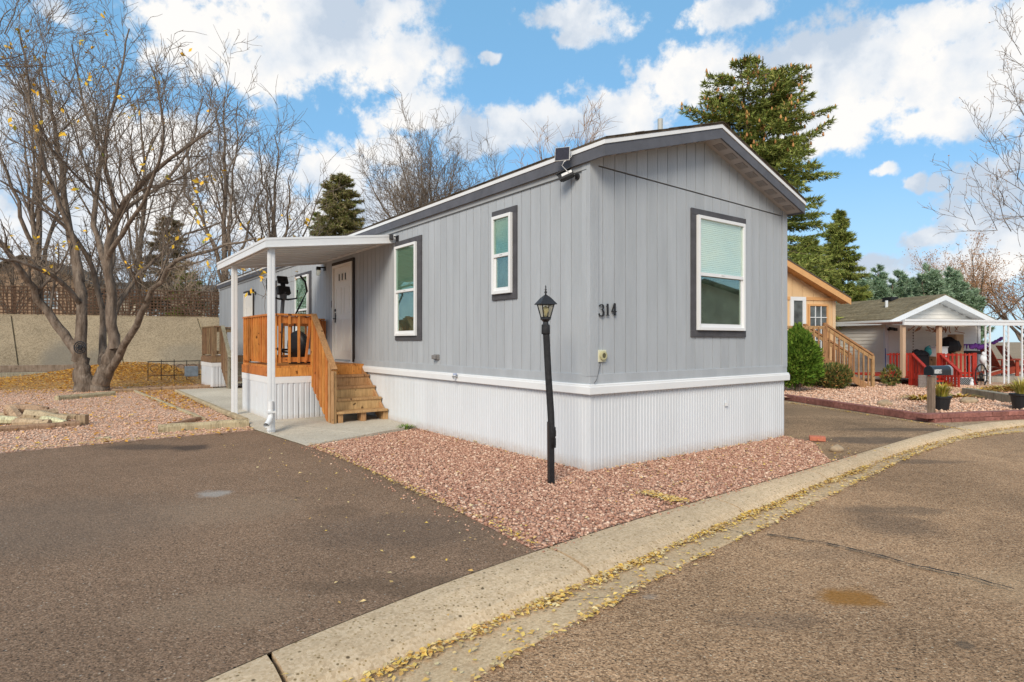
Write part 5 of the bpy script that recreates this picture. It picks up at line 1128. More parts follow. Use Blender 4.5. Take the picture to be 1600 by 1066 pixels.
mb = MB(); mb.lathe((0, 0, 0), [(.05, 0), (.05, -.03), (.03, -.035)], 12, 'y'); mb.tube([(0, -.03, 0), (0, -.16, .03)], .018, 6); mb.obox((-.07, -.2, .02), (.05, 0, 0), (0, .06, .01), (0, 0, .05)); mb.obox((.07, -.2, .0), (.05, 0, 0), (0, .06, .01), (0, 0, .05)); local_thing('flood_light', mb, M['black'], GX(1387, 0), -.03, 1.80, 'twin black flood light on the pale clapboard wall', 'flood light')
mb = MB(); mb.box(-.30, .30, -.012, .012, 0, .42); 
for i in range(5): mb.box(-.28, .28, -.018, .018, .03 + .08 * i, .07 + .08 * i)
local_thing('step_panel', mb, mat('grey_rubber', (.22, .19, .175), .9, .2, 30, .2), GX(1449, RY - .75), RY - .75, .02, 'grey slatted panel leaning against the red steps', 'panel')
# wagon wheel, white figures, adirondack chairs beyond
for (wx, wy, lab) in ((GX(1533, -2.9), -2.9, 'dark spoked wagon wheel leaning by the ornamental post'),):
    mb = MB()
    ring = lambda r, t_: mb.tube([(r * math.cos(a_), 0, .36 + r * math.sin(a_)) for a_ in np.linspace(0, 2 * math.pi, 25)], t_, 6, cap=False)
    ring(.34, .022); ring(.07, .03)
    for k_ in range(8): a_ = k_ * math.pi / 4; mb.tube([(.07 * math.cos(a_), 0, .36 + .07 * math.sin(a_)), (.33 * math.cos(a_), 0, .36 + .33 * math.sin(a_))], .012, 5)
    o = local_thing('wagon_wheel', mb, M['black_rough'], wx, wy, .0, lab, 'wheel'); o.scale = (.62, 1, 1)
def chair(x, y, lab, rot):
    t = thing('adirondack_chair', lab, 'chair', (q.x + x * math.cos(GA) - y * math.sin(GA), q.y + x * math.sin(GA) + y * math.cos(GA), .24), GA + rot, 'reddish garden chairs'); m = mat_ch
    for i in range(5): mb = MB(); xx = -.24 + .10 * i; mb.bar((xx + .04, .10, .30), (xx + .04 + (xx + .04) * .2, .48, 1.0), .085, .02, up=(0, 1, .5)); link('back_slat', mb, m, t)
    for i in range(5): mb = MB(); mb.box(-.27, .27, -.42 + .11 * i, -.33 + .11 * i, .30 + .0 - .015 * i, .322 - .015 * i); link('seat_slat', mb, m, t)
    for s_ in (-1, 1):
        mb = MB(); mb.box(s_ * .33 - .065, s_ * .33 + .065, -.48, .22, .52, .545); link('armrest', mb, m, t)
        mb = MB(); mb.box(s_ * .31 - .02, s_ * .31 + .02, -.42, -.32, 0, .519); link('leg', mb, m, t); mb = MB(); mb.bar((s_ * .29, -.36, .28), (s_ * .29, .5, .03), .03, .10); link('leg', mb, m, t)
    return t
mat_ch = mat('red_brown_stain', (.30, .055, .03), .6, .2, 8., .2)
chair(GX(1560, -1.2), -1.2, 'reddish garden chair just past the thick ornamental post', 1.3); chair(GX(1588, -.9), -.9, 'reddish garden chair farther along the raised bed', 1.1)
bxm = mat('raised_bed_concrete', (.42, .38, .32), .9, .2, 5., .1)
mb = MB(); mb.box(GX(1550, -1.9), GX(1650, -1.9), -1.9, -1.75, 0, .24); mb.box(GX(1550, -1.9), GX(1650, -1.9), -1.75, .6, .18, .238); local_thing('patio_plinth', mb, bxm, 0, 0, 0, 'low pale concrete plinth carrying the reddish chairs', 'plinth')
for (x, y, s_, lab) in ((GX(1518, -2.95), -2.95, .9, 'white garden goose figure beside the lattice skirt'), (GX(1536, -2.6), -2.6, 1.3, 'taller white garden figure on the red porch edge')):
    mb = MB(); mb.rock((0, 0, .10 * s_), .07 * s_, .07 * s_, .10 * s_, rg); mb.rock((.02, 0, .23 * s_), .04 * s_, .04 * s_, .05 * s_, rg); mb.tube([(.0, 0, .12 * s_), (.015, 0, .22 * s_)], .025 * s_, 6)
    local_thing('garden_figure', mb, M['white2'], x, y, .02 if s_ < 1 else .7, lab, 'figure', smooth=True)
# blue pole against the clapboard wall
mb = MB(); mb.tube([(0, 0, 0), (.03, .05, 1.05)], .014, 8); local_thing('blue_pole', mb, mat('blue_plastic', (.03, .10, .32), .4), GX(1384, -.25), -.25, .1, 'thin blue pole leaning on the pale clapboard wall', 'pole')

# ---- red block edging of the neighbour's bed
ed = thing('block_edging', 'low red split block edging round the neighbouring gravel bed', 'edging', (0, 0, 0))
def blocks(p0, p1, rows, L_=.30, H_=.085, w_=.17):
    p0, p1 = Vector(p0), Vector(p1); d = p1 - p0; n = int(d.length / L_); u = d.normalized(); an = math.atan2(u.y, u.x)
    for r in range(rows):
        for i in range(n + (r % 2)):
            c = p0 + u * ((i + (.5 if r % 2 == 0 else .0)) * d.length / n); rr = random.Random(i * 7 + r); hl = d.length / n / 2 - .004
            mb = MB(); mb.box(-hl, hl, -w_ / 2, w_ / 2, 0, H_ - .004)
            for k_ in range(8): v_ = mb.v[k_]; mb.v[k_] = (v_[0], v_[1] + rr.uniform(-.008, .008), v_[2] + rr.uniform(-.003, .003))
            link('block', mb, M['brickred'], ed, (c.x, c.y + 0, r * H_ - .02 if rows > 1 else -.0), an + rr.uniform(-.015, .015), bevel=.006)
bc = Vector(gnd(1452, 660)); bl_ = Vector(gnd(1222, 625)); blocks(bc + Vector((.05, .10, 0)), bl_ + Vector((.10, .1, 0)), 1, .40, .13, .16)
brr = Vector((*L2W(9.5, kerb_at(9.5)[0] + .14)[:2], 0)); brr2 = Vector((*L2W(12.5, kerb_at(12.5)[0] + .2)[:2], 0)); blocks(bc + Vector((.05, .05, 0)), brr, 2, .36, .085); blocks(brr, brr2, 2, .36, .085)
# mailbox
q_ = gnd(1458, 650, NBZ); mbx = thing('mailbox', 'black mailbox with white number tiles on a grey wooden post', 'mailbox', (q_[0] , q_[1] + .05, NBZ), math.radians(20))
bx(mbx, 'post', M['greywood'], -.045, .045, -.045, .045, -.05, .70)
mb = MB(); k = 10; pr = [(-.085, 0), (.085, 0)] + [(.085 * math.cos(a_), .085 + .085 * math.sin(a_)) for a_ in np.linspace(0, math.pi, k)]; mb.prism([(-.07, p[0], .72 + p[1]) for p in pr], (.46, 0, 0)); bdy = link('mailbox_body', mb, mat('black_enamel', (.018, .022, .028), .35, .5), mbx, bevel=.003)
mb = MB(); mb.prism([(.391, p[0] * 1.04, .72 + p[1] * 1.03) for p in pr], (.05, 0, 0)); link('mailbox_door', mb, mat('grey_steel', (.30, .34, .36), .35, .5, metal=.3), bdy)
NUM = {'3': [(0, 6), (3, 6), (3, 3), (1, 3), (3, 3), (3, 0), (0, 0)], '1': [(.7, 5), (1.6, 6), (1.6, 0)], '6': [(3, 6), (0, 6), (0, 0), (3, 0), (3, 3), (0, 3)], '8': [(0, 3), (0, 6), (3, 6), (3, 0), (0, 0), (0, 3), (3, 3)]}
for i, ch in enumerate('3168'):
    x = -.035 + .046 * i; mb = MB(); mb.box(x, x + .042, -.0895, -.0855, .755, .825); tl = link('number_tile', mb, M['white2'], bdy); mb = MB(); P_ = NUM[ch]
    for a_, b_ in zip(P_[:-1], P_[1:]): mb.bar((x + .009 + a_[0] * .008, -.0905, .765 + a_[1] * .0083), (x + .009 + b_[0] * .008, -.0905, .765 + b_[1] * .0083), .0015, .007, up=(1, 0, 0) if a_[0] == b_[0] else (0, 0, 1))
    link('numeral', mb, M['black'], tl)
# planters, stones, log
def tuft(n, h_, spread, rng, w_=.006):
    V, Fc = [], []
    for i in range(n):
        a_ = rng.uniform(0, 6.28); r_ = rng.uniform(0, .09); x, y = r_ * math.cos(a_), r_ * math.sin(a_); l_ = h_ * rng.uniform(.5, 1.1); s_ = spread * rng.uniform(.2, 1.1)
        p1 = Vector((x + s_ * .4 * math.cos(a_) * l_, y + s_ * .4 * math.sin(a_) * l_, l_ * .6)); p2 = Vector((x + s_ * math.cos(a_) * l_, y + s_ * math.sin(a_) * l_, l_ * (1 - .45 * s_)))
        t_ = Vector((-math.sin(a_), math.cos(a_), 0)) * w_; b = len(V); V += [(x - t_.x, y - t_.y, 0), (x + t_.x, y + t_.y, 0), tuple(p1 + t_), tuple(p1 - t_), tuple(p2)]; Fc += [(b, b + 1, b + 2), (b, b + 2, b + 3), (b + 3, b + 2, b + 4)]
    return V, Fc
M['ygrass'] = mat('yellow_grass', (.45, .38, .06), .7, .2, isl=[(0, (.50, .42, .05)), (.5, (.36, .34, .06)), (1, (.60, .46, .15))])
for (px, py, s_, lab) in ((1471, 641, 1., 'yellow grass in a black plastic pot beside the mailbox'), (1596, 640, 1.15, 'yellow grass in a black pot at the end of the block edging')):
    qq = gnd(px, py, NBZ); t = thing('potted_grass', lab, 'potted plant', (qq[0], qq[1], NBZ), 0, 'potted yellow grasses')
    mb = MB(); mb.lathe((0, 0, 0), [(.11 * s_, 0), (.12 * s_, .03), (.15 * s_, .22 * s_), (.17 * s_, .24 * s_), (.17 * s_, .27 * s_), (.14 * s_, .27 * s_)], 16); link('pot', mb, M['blackplastic'], t)
    V, Fc = tuft(220, .34 * s_, 1.0, random.Random(lab)); o = bulk('grass_blade', [(v_[0], v_[1], v_[2] + .26 * s_) for v_ in V], Fc, M['ygrass'], 'stuff', t)
for (px, py, r_, lab) in ((1383, 634, .17, 'rounded brown stone in the pink gravel below the tan stair'), (1513, 630, .20, 'flat pale stone behind the mailbox')):
    qq = gnd(px, py, NBZ); mb = MB(); mb.rock((0, 0, .04), r_, r_ * .6, .085, random.Random(lab)); tag(link('stone', mb, M['rock'], None, (qq[0], qq[1], NBZ), .1, smooth=True), lab, 'stone')
a, b = Vector(gnd(1510, 618, NBZ)), Vector(gnd(1605, 634, NBZ)); mb = MB(); mb.bar((0, 0, .09), tuple(b - a + Vector((0, 0, .09))), .20, .19); tag(link('bed_timber', mb, M['greywood'], None, a, 0, bevel=.012), 'weathered grey timber lying behind the flat pale stone', 'timber')
V, Fc, = [], []
rg = random.Random(21)
for (px, py, n_, h_) in ((1560, 612, 160, .22), (1530, 614, 140, .18), (1590, 612, 160, .25), (1440, 626, 120, .18), (1500, 622, 80, .14)):
    qq = gnd(px, py, NBZ)
    v_, f_ = tuft(n_, h_, 1.4, rg, .008)
    for v__ in v_: pass
    b = len(V); V += [(p[0] * 2.6 + qq[0], p[1] * 2. + qq[1], p[2] + NBZ) for p in v_]; Fc += [tuple(i + b for i in f) for f in f_]
bulk('ground_cover', V, Fc, mat('autumn_ground_cover', (.4, .3, .1), .8, .2, isl=[(0, (.50, .36, .06)), (.5, (.48, .22, .05)), (.8, (.30, .28, .07)), (1, (.5, .42, .2))]))

# ---- far house behind the trellis
fh = thing('tan_gabled_house', 'brown gabled house seen through the bare branches above the trellis', 'house', (*at(-60, 533, 41).xy, 0), ANG * .35)
M['farwall'] = mat('far_brown_wall', (.30, .20, .13), .9, .1, 3., .1); 
mb = MB(); mb.prism([(0, 0, 2.6), (7.6, 0, 2.6), (7.6, 0, 5.5), (3.8, 0, 7.2), (0, 0, 5.5)], (0, 8, 0)); link('wall', mb, M['farwall'], fh)
for xa, za, xb, zb in ((-.4, 5.35, 3.8, 7.3), (3.8, 7.3, 8.0, 5.35)):
    mb = MB(); mb.add([(x, y, z + t) for t in (0, .12) for y in (-.5, 8.4) for x, z in ((xa, za), (xb, zb))], [(0, 2, 3, 1), (4, 5, 7, 6), (0, 1, 5, 4), (2, 6, 7, 3), (0, 4, 6, 2), (1, 3, 7, 5)]); link('roof', mb, M['shingle'], fh)
nwin(fh, 4.6, 5.8, 3.7, 4.9, M['white2'], (2, 2))
gh2 = thing('grey_low_house', 'low house with a dark roof behind the trellis fence', 'house', (*at(95, 533, 44).xy, 0), ANG * .5)
mb = MB(); mb.box(0, 9.5, 0, 7, 2.6, 4.8); link('wall', mb, mat('far_cream_wall', (.48, .42, .33), .9, .1, 3., .1), gh2)
for ya, za, yb, zb in ((-.5, 4.7, 3.5, 6.0), (3.5, 6.0, 7.5, 4.7)):
    mb = MB(); mb.add([(x, y, z + t) for t in (0, .12) for x in (-.4, 9.9) for y, z in ((ya, za), (yb, zb))], [(0, 2, 3, 1), (4, 5, 7, 6), (0, 1, 5, 4), (2, 6, 7, 3), (0, 4, 6, 2), (1, 3, 7, 5)]); link('roof', mb, mat('dark_far_roof', (.10, .09, .08), .9), gh2)
nwin(gh2, 2.0, 3.2, 3.3, 4.4, M['white2'], (2, 1)); nwin(gh2, 5.6, 6.8, 3.3, 4.4, M['white2'], (2, 1))
# the house across the bend: outside the frame, it only shows as a reflection in the wide window
rh = thing('street_house', 'cream gabled house reflected in the lower pane of the wide window', 'house', (24, 3.5, -.1), math.radians(80))
mb = MB(); mb.prism([(0, 0, 0), (9, 0, 0), (9, 0, 2.7), (4.5, 0, 4.3), (0, 0, 2.7)], (0, -10, 0)); link('wall', mb, mat('cream_wall', (.55, .50, .42), .8, .2, 2., .05), rh)
for xa, za, xb, zb in ((-.4, 2.6, 4.5, 4.35), (4.5, 4.35, 9.4, 2.6)):
    mb = MB(); mb.add([(x, y, z + t) for t in (0, .12) for y in (-10.4, .5) for x, z in ((xa, za), (xb, zb))], [(0, 2, 3, 1), (4, 5, 7, 6), (0, 1, 5, 4), (2, 6, 7, 3), (0, 4, 6, 2), (1, 3, 7, 5)]); link('roof', mb, M['shingle'], rh)
# ================================================================ VEGETATION
def bark(name, a, b, sc=9.): return mat(name, a, .92, .1, sc, .3, 1., 22., (1, 1, .30), tint2=b, bdist=.05)
M['bark'] = bark('grey_brown_bark', (.27, .215, .17), (.10, .072, .054))
M['twig'] = mat('brown_twig', (.225, .178, .138), .9, .1, 3., .25)
M['twig_pale'] = mat('pale_twig', (.38, .29, .215), .9, .1, 3., .25)
M['twig_warm'] = mat('rusty_twig', (.42, .27, .17), .9, .1, 1.2, .3)
RMIN = .0068
class Tubes:
    """many tapering branch tubes gathered for one mesh"""
    def __init__(s): s.V = []; s.F = []; s.n = 0
    def add(s, pts, rs, k, lump=0.):
        P = np.asarray(pts, float); n = len(P); T = np.empty_like(P); T[1:-1] = P[2:] - P[:-2]; T[0] = P[1] - P[0]; T[-1] = P[-1] - P[-2]
        T /= np.linalg.norm(T, axis=1)[:, None] + 1e-9
        ref = np.array([.13, .21, .97]) if abs(T[0][2]) < .9 else np.array([1., .1, 0])
        A = np.cross(T, ref); A /= np.linalg.norm(A, axis=1)[:, None] + 1e-9; B = np.cross(T, A)
        an = np.arange(k) * 2 * np.pi / k; R_ = np.asarray(rs, float)[:, None, None]
        ring = P[:, None] + (A[:, None] * np.cos(an)[None, :, None] + B[:, None] * np.sin(an)[None, :, None]) * R_
        if lump: ring = P[:, None] + (ring - P[:, None]) * (1 + lump * (np.sin(np.arange(k) * 2.1 + np.arange(n)[:, None] * .35) + np.random.default_rng(n).normal(size=(n, k)) * .5))[:, :, None]
        s.V.append(ring.reshape(-1, 3)); j = np.arange(k); i = np.arange(n - 1)[:, None]
        a = s.n + i * k + j; b = s.n + i * k + (j + 1) % k; s.F.append(np.stack([a, b, b + k, a + k], 2).reshape(-1, 4)); s.n += n * k
    def build(s, name, m, parent, smooth=True, kind=None): 
        if not s.V: return None
        o = bulk(name, np.concatenate(s.V), np.concatenate(s.F), m, kind, parent, smooth)
        return o
def nrm(v): return v / (np.linalg.norm(v) + 1e-9)
def smooth_path(pts, n):
    P = np.asarray(pts, float); d = np.concatenate([[0], np.cumsum(np.linalg.norm(P[1:] - P[:-1], axis=1))]); t = np.linspace(0, d[-1], n)
    Q = np.stack([np.interp(t, d, P[:, i]) for i in range(3)], 1)
    for _ in range(2): Q[1:-1] = .25 * Q[:-2] + .5 * Q[1:-1] + .25 * Q[2:]
    return Q, d[-1]
def grow(P, r0, r1, lev, prm, tb, g, tips, lo=.25, flat=1.):
    """children along a finished branch path P; prm per level: (count per metre, length factor, angle, radius factor, up)"""
    if lev >= len(prm): tips.append(P[-1]); return
    dens, lf, ang, rf, upk = prm[lev]; n = len(P); L = np.linalg.norm(P[1:] - P[:-1], axis=1).sum()
    cnt = max(1, int(L * dens * (1 - lo) + g.random()))
    for c in range(cnt):
        t = lo + (1 - lo) * (c + g.random()) / cnt; t = min(t, .985); i = min(int(t * (n - 1)), n - 2); f = t * (n - 1) - i
        p = P[i] * (1 - f) + P[i + 1] * f; d = nrm(P[i + 1] - P[i]); side = nrm(np.cross(d, g.normal(size=3)))
        a = ang * g.uniform(.6, 1.35); dd = nrm(d * math.cos(a) + side * math.sin(a) + np.array([0, 0, upk * .5]))
        ln = (L * lf * (1 - .55 * t) * g.uniform(.6, 1.25)) if lev < len(prm) - 1 else g.uniform(.55, 1.2) * lf
        ln = max(ln, .12); r = max((r0 + (r1 - r0) * t) * rf * g.uniform(.7, 1), RMIN)
        m = 5 if lev == 0 else 4 if lev < len(prm) - 1 else 3; Q = [p]; q = p.copy()
        for s_ in range(m - 1): dd = nrm(dd + g.normal(size=3) * .17 + np.array([0, 0, upk * .16])); q = q + dd * ln / (m - 1); Q.append(q.copy())
        Q = np.array(Q); k = 6 if r > .03 else 4 if r > .012 else 3; re = max(r * .4, RMIN * .62); tb[min(lev, len(tb) - 1)].add(Q, np.linspace(r, re, m), k)
        grow(Q, r, re, lev + 1, prm, tb, g, tips, lo=.15)
def leaf_quads(P3, size, g):
    P3 = np.asarray(P3); n = len(P3); a = g.normal(size=(n, 3)); a /= np.linalg.norm(a, axis=1)[:, None]; b = np.cross(a, g.normal(size=(n, 3))); b /= np.linalg.norm(b, axis=1)[:, None]
    s = (size * g.uniform(.6, 1.2, n))[:, None]; V = np.stack([P3 - a * s, P3 + b * s * .55, P3 + a * s, P3 - b * s * .55], 1).reshape(-1, 3)
    return V, (np.arange(4)[None] + (np.arange(n) * 4)[:, None])

# ---- the big bare tree, limbs set out as in the photograph's silhouette, each in its own depth
g = np.random.default_rng(101); TY = 16.6
base = at(145, 612, TY); base.z = 0
T = thing('bare_tree', 'big multi stemmed bare tree with a few yellow leaves in the pink gravel yard', 'tree', (base.x, base.y, 0))
def tp_(px, py, dd=0.): v_ = at(px, py, TY + dd); return (v_.x - base.x, v_.y - base.y, v_.z)
trunk = Tubes(); limbs = Tubes(); tw = Tubes(); tips = []
def limb(pts, r0, r1, k=10, n=14, into=trunk, kids=True, lo=.3, prm=None):
    r0 *= .92; Q, L = smooth_path([tp_(*p) for p in pts], n); Q = Q + np.concatenate([[np.zeros(3)], g.normal(size=(n - 2, 3)) * .02, [np.zeros(3)]]); rs = np.linspace(r0, r1, n) * (1 + g.normal(size=n) * .03); into.add(Q, rs, k, .035 if r0 > .1 else 0)
    if kids: grow(Q, r0, r1, 0, prm or PR, [limbs, limbs, tw, tw], g, tips, lo=lo)
PR = [(2.6, .48, .62, .46, .40), (3.8, .48, .65, .5, .30), (5.2, .50, .7, .55, .2), (4.2, .50, .7, .6, .1)]
limb([(134, 616), (131, 590), (126, 565), (124, 545), (125, 528)], .30, .12, 16, 18, kids=False); limb([(152, 616, .1), (160, 592, .1), (172, 565, .1), (180, 540, .1), (178, 520, .1)], .29, .11, 16, 18, kids=False)
limb([(124, 556), (103, 525), (82, 498), (62, 470), (48, 445, -.4), (20, 400, -.9), (-30, 350, -1.2)], .145, .05, n=18)
limb([(126, 560), (130, 510), (129, 465), (120, 415, .3), (104, 350, .6), (97, 270, .9), (84, 180, 1.1), (62, 90, 1.3)], .165, .022, n=22, lo=.42)
limb([(128, 478), (98, 442, -.6), (60, 417, -1.3), (15, 406, -1.9), (-50, 392, -2.4)], .085, .02)
limb([(166, 578, .2), (158, 560, .5), (163, 520, .8), (160, 482, .9), (149, 440, 1.), (140, 400, .8), (110, 358, .3), (60, 318, -.4), (0, 282, -1.)], .12, .022, n=20)
limb([(180, 545), (175, 500), (172, 445, -.2), (168, 400, -.3), (176, 345, -.5), (205, 300, -.8), (255, 255, -1.2), (330, 205, -1.6)], .16, .022, n=22, lo=.35)
limb([(177, 510, .3), (190, 465, .6), (218, 428, 1.), (245, 400, 1.3), (290, 365, 1.7), (345, 348, 2.)], .075, .02)
limb([(166, 590, .05), (180, 566, -.05), (202, 530, -.4), (222, 490, -.8), (243, 445, -1.2), (275, 405, -1.6), (330, 388, -2.), (400, 372, -2.2)], .12, .022, n=18, lo=.4)
limb([(174, 470, .1), (164, 410, .3), (146, 350, .6), (152, 285, .8), (164, 215, 1.), (186, 130, 1.1), (202, 45, 1.2)], .105, .018, n=22, lo=.3)
limb([(128, 440, .2), (116, 370, .2), (84, 300, -.3), (56, 220, -.6), (46, 140, -.8), (30, 45, -1.)], .085, .018, n=20, lo=.25)
limb([(170, 430, .4), (182, 360, .8), (176, 300, 1.1), (158, 235, 1.4), (128, 165, 1.7), (112, 70, 1.9)], .08, .018, n=20, lo=.25)
limb([(176, 345, -.5), (215, 310, -.1), (262, 285, .4), (300, 230, .8), (318, 150, 1.)], .065, .016, lo=.2)
limb([(170, 400, -.6), (205, 350, -1.2), (235, 290, -1.9), (262, 215, -2.4), (240, 110, -2.8)], .07, .016, lo=.2)
trunk.build('trunk', M['bark'], T); limbs.build('limb', M['bark'], T, kind='stuff'); tw.build('twig', M['twig'], T, False, kind='stuff')
tips = np.array(tips); sel = tips[g.random(len(tips)) < .035 * np.where(tips[:, 2] < 5.5, 3.2, .8)]
V, Fc = leaf_quads(np.repeat(sel, 3, 0) + g.normal(size=(len(sel) * 3, 3)) * .07, .075, g); bulk('leaf', V, Fc, mat('yellow_tree_leaf', (.8, .5, .05), .6, .2, isl=[(0, (.80, .46, .03)), (.5, (.85, .58, .07)), (.8, (.75, .38, .03)), (1, (.35, .45, .05))]), 'stuff', T)
# pale stripped wood on one limb, hose reel on the trunk
q_ = at(125, 543, TY - .32); hr = thing('hose_reel', 'small black coiled reel hung on the trunk of the big bare tree', 'reel', q_)
mb = MB()
for r_, t_ in ((.16, .016), (.11, .014), (.05, .03)): mb.tube([(r_ * math.cos(a_), 0, r_ * math.sin(a_)) for a_ in np.linspace(0, 2 * math.pi, 21)], t_, 6, cap=False)
for k_ in range(6): a_ = k_ * math.pi / 3; mb.tube([(0, 0, 0), (.16 * math.cos(a_), 0, .16 * math.sin(a_))], .008, 5)
link('reel_frame', mb, M['black'], hr)

def auto_tree(name, label, px, d, top_py, zb, r0, spread, seed, prm=None, stems=5, twm='twig', cat='tree', grp=None, lean=0., leafm=None, tilt=.5, nb=9, base_xy=None, lf=1., first=.12):
    g = np.random.default_rng(seed); p = at(px, 533, d); h_ = (533 - top_py) * d / F + H - zb
    t = thing(name, label, cat, (p.x, p.y, zb), 0, grp); tr, lm, tb, tips = Tubes(), Tubes(), Tubes(), []
    P = prm or [(1.1, .38, .55, .45, .45), (1.8, .42, .6, .5, .3), (2.6, .5, .65, .55, .2), (3.2, .8, .7, .6, .1)]
    for i in range(stems):
        a = 6.283 * i / stems + g.uniform(-.4, .4); s_ = spread * g.uniform(.45, 1.) * (0 if i == 0 else 1); zz = h_ * (1 if i == 0 else g.uniform(.72, .97)); st = h_ * first * (1 if i == 0 else g.uniform(.9, 2.2)); st = 0 if i == 0 else st
        ax_, ay_ = s_ * math.cos(a) + lean * .6, s_ * math.sin(a)
        pts = [(0, 0, st), (ax_ * .25, ay_ * .25, st + (zz - st) * .25), (ax_ * .62 + g.normal() * .2, ay_ * .62, st + (zz - st) * .55), (ax_, ay_, zz)]
        Q, L = smooth_path(pts, nb + 3); Q[1:] += g.normal(size=(len(Q) - 1, 3)) * h_ * .006; r = r0 * (1 if i == 0 else g.uniform(.45, .7)); tr.add(Q, np.linspace(r, .012 + r * .08, len(Q)), 8)
        grow(Q, r, .02, 0, P, [lm, lm, tb, tb], g, tips, lo=.25 if i else .32)
    tr.build('trunk', M['bark'], t); lm.build('limb', M['bark'] if twm == 'twig' else M[twm], t, kind='stuff'); tb.build('twig', M[twm], t, False, kind='stuff')
    if leafm and len(tips): tips = np.array(tips); V, Fc = leaf_quads(np.repeat(tips, int(lf), 0) + g.normal(size=(len(tips) * int(lf), 3)) * .12, .06, g); bulk('leaf', V, Fc, leafm, 'stuff', t)
    return t
RMIN = .0115
BG = [(1.3, .42, .50, .5, .5), (1.7, .48, .55, .5, .35), (2.1, .55, .6, .55, .25), (2.4, 1.1, .6, .65, .15)]
FAN = [(1.5, .48, .52, .45, .30), (2.0, .52, .58, .5, .25), (2.5, .55, .6, .6, .2), (2.7, 1.0, .6, .65, .15)]
auto_tree('bare_tree', 'tall bare tree rising behind the trellis near the canopy', 350, 31, 150, 2.2, .19, 3.0, 31, FAN, 6, grp='bare trees behind the bank')
auto_tree('bare_tree', 'bare tree with brushy upright twigs next to the conifer', 430, 33, 212, 2.2, .15, 3.4, 32, FAN, 7, grp='bare trees behind the bank')
auto_tree('bare_tree', 'bare tree standing behind the big multi stemmed tree', 60, 30, 110, 2.2, .19, 3.6, 33, BG, 5, grp='bare trees behind the bank')
auto_tree('bare_tree', 'bare tree behind the middle of the trellis fence', 215, 32, 150, 2.2, .17, 3.4, 34, BG, 5, grp='bare trees behind the bank')
auto_tree('bare_tree', 'round crowned bare tree above the long roof of the grey home', 672, 42, 240, 1.0, .18, 5.0, 35, [(2.4, .52, .52, .45, .22), (2.6, .52, .6, .5, .18), (2.5, .55, .6, .6, .15), (2.2, 1.1, .6, .7, .1)], 12, grp='bare trees behind the long roof', first=.2)
auto_tree('bare_tree', 'narrower bare tree beside the round crowned one over the roof', 770, 44, 272, 1.0, .15, 2.8, 36, FAN, 4, grp='bare trees behind the long roof')
auto_tree('bare_tree', 'pale twiggy tree crown showing above the roof near the solar panel', 905, 36, 222, 1.0, .16, 1.9, 37, FAN, 5, 'twig_warm', grp='bare trees behind the long roof')
auto_tree('bare_tree', 'pale twiggy tree crown between the bare crown and the solar panel', 848, 37, 236, 1.0, .14, 1.5, 38, FAN, 4, 'twig_warm', grp='bare trees behind the long roof')
RU = [(2.4, .45, .6, .5, .4), (2.6, .5, .6, .5, .3), (2.8, .55, .6, .55, .2), (3.0, .7, .6, .65, .1)]
M['rustleaf'] = mat('rusty_leaf', (.4, .2, .1), .8, .1, isl=[(0, (.36, .17, .07)), (.5, (.45, .25, .12)), (1, (.28, .15, .09))])
auto_tree('rusty_tree', 'wide rusty brown tree behind the awning', 1520, 43, 398, .3, .14, 4.2, 39, RU, 9, 'twig_warm', leafm=M['rustleaf'], lf=7)
auto_tree('rusty_tree', 'rusty brown tree at the far end of the clapboard house', 1605, 41, 418, .3, .14, 4.2, 40, RU, 9, 'twig_warm', leafm=M['rustleaf'], lf=9)
# thickets behind the trellis
for i, (px, d, tpy, sd_, lab) in enumerate(((20, 29.5, 395, 51, 'leafless brown thicket at the far end of the trellis'), (110, 30, 400, 52, 'leafless thicket behind the big tree stems'), (200, 30, 380, 53, 'leafless thicket behind the lattice panels'), (300, 29.6, 425, 54, 'low tangled thicket beside the home end'), (338, 31, 445, 55, 'short tangled brush against the grey home end'), (392, 31, 400, 56, 'brown brush showing between the canopy posts'))):
    auto_tree('thicket', lab, px, d, tpy - 12, 2.3, .06, 2.3, sd_, [(2.2, .5, .8, .6, .2), (3.2, .6, .8, .6, .1), (3.8, .9, .8, .6, .05)], 12, 'twig_pale' if i % 2 else 'twig', 'shrub', 'thickets on the bank', first=.0)
RMIN = .0055
# near tree reaching in from beyond the street bend: limbs explicit
g = np.random.default_rng(77); RY_ = 15.; base = at(1790, 533, RY_); base.z = 0
T = thing('street_tree', 'bare tree reaching slender budded branches over the street bend', 'tree', (base.x, base.y, 0))
def tp_(px, py, dd=0.): v_ = at(px, py, RY_ + dd); return (v_.x - base.x, v_.y - base.y, v_.z)
trunk = Tubes(); limbs = Tubes(); tw = Tubes(); tips = []
PS = [(2.8, .38, .6, .5, .35), (4.8, .42, .65, .5, .3), (6.5, .26, .7, .6, .1)]
limb([(1790, 622), (1785, 500), (1775, 350), (1765, 150), (1760, -60)], .22, .08, 12, 14, kids=False)
for pts, r in (([(1783, 440), (1700, 385), (1620, 360), (1565, 366), (1515, 352), (1478, 328)], .055), ([(1783, 420, .5), (1690, 350, .5), (1610, 305, .5), (1555, 245, .4), (1530, 178, .3)], .05), ([(1780, 380, -.5), (1680, 330, -.5), (1600, 342, -.6), (1540, 300, -.6), (1505, 270, -.7)], .045),
               ([(1775, 340), (1690, 260), (1615, 210), (1580, 150), (1568, 112)], .05), ([(1770, 300, 1), (1680, 190, 1), (1600, 110, 1), (1585, 40, 1)], .05), ([(1783, 470, .3), (1680, 430, .3), (1610, 400, .3), (1580, 372, .3)], .04), ([(1775, 330, .8), (1660, 270, .8), (1600, 250, .8), (1560, 225, .6)], .04)):
    limb(pts, r, .010, 7, 14, prm=PS, lo=.35)
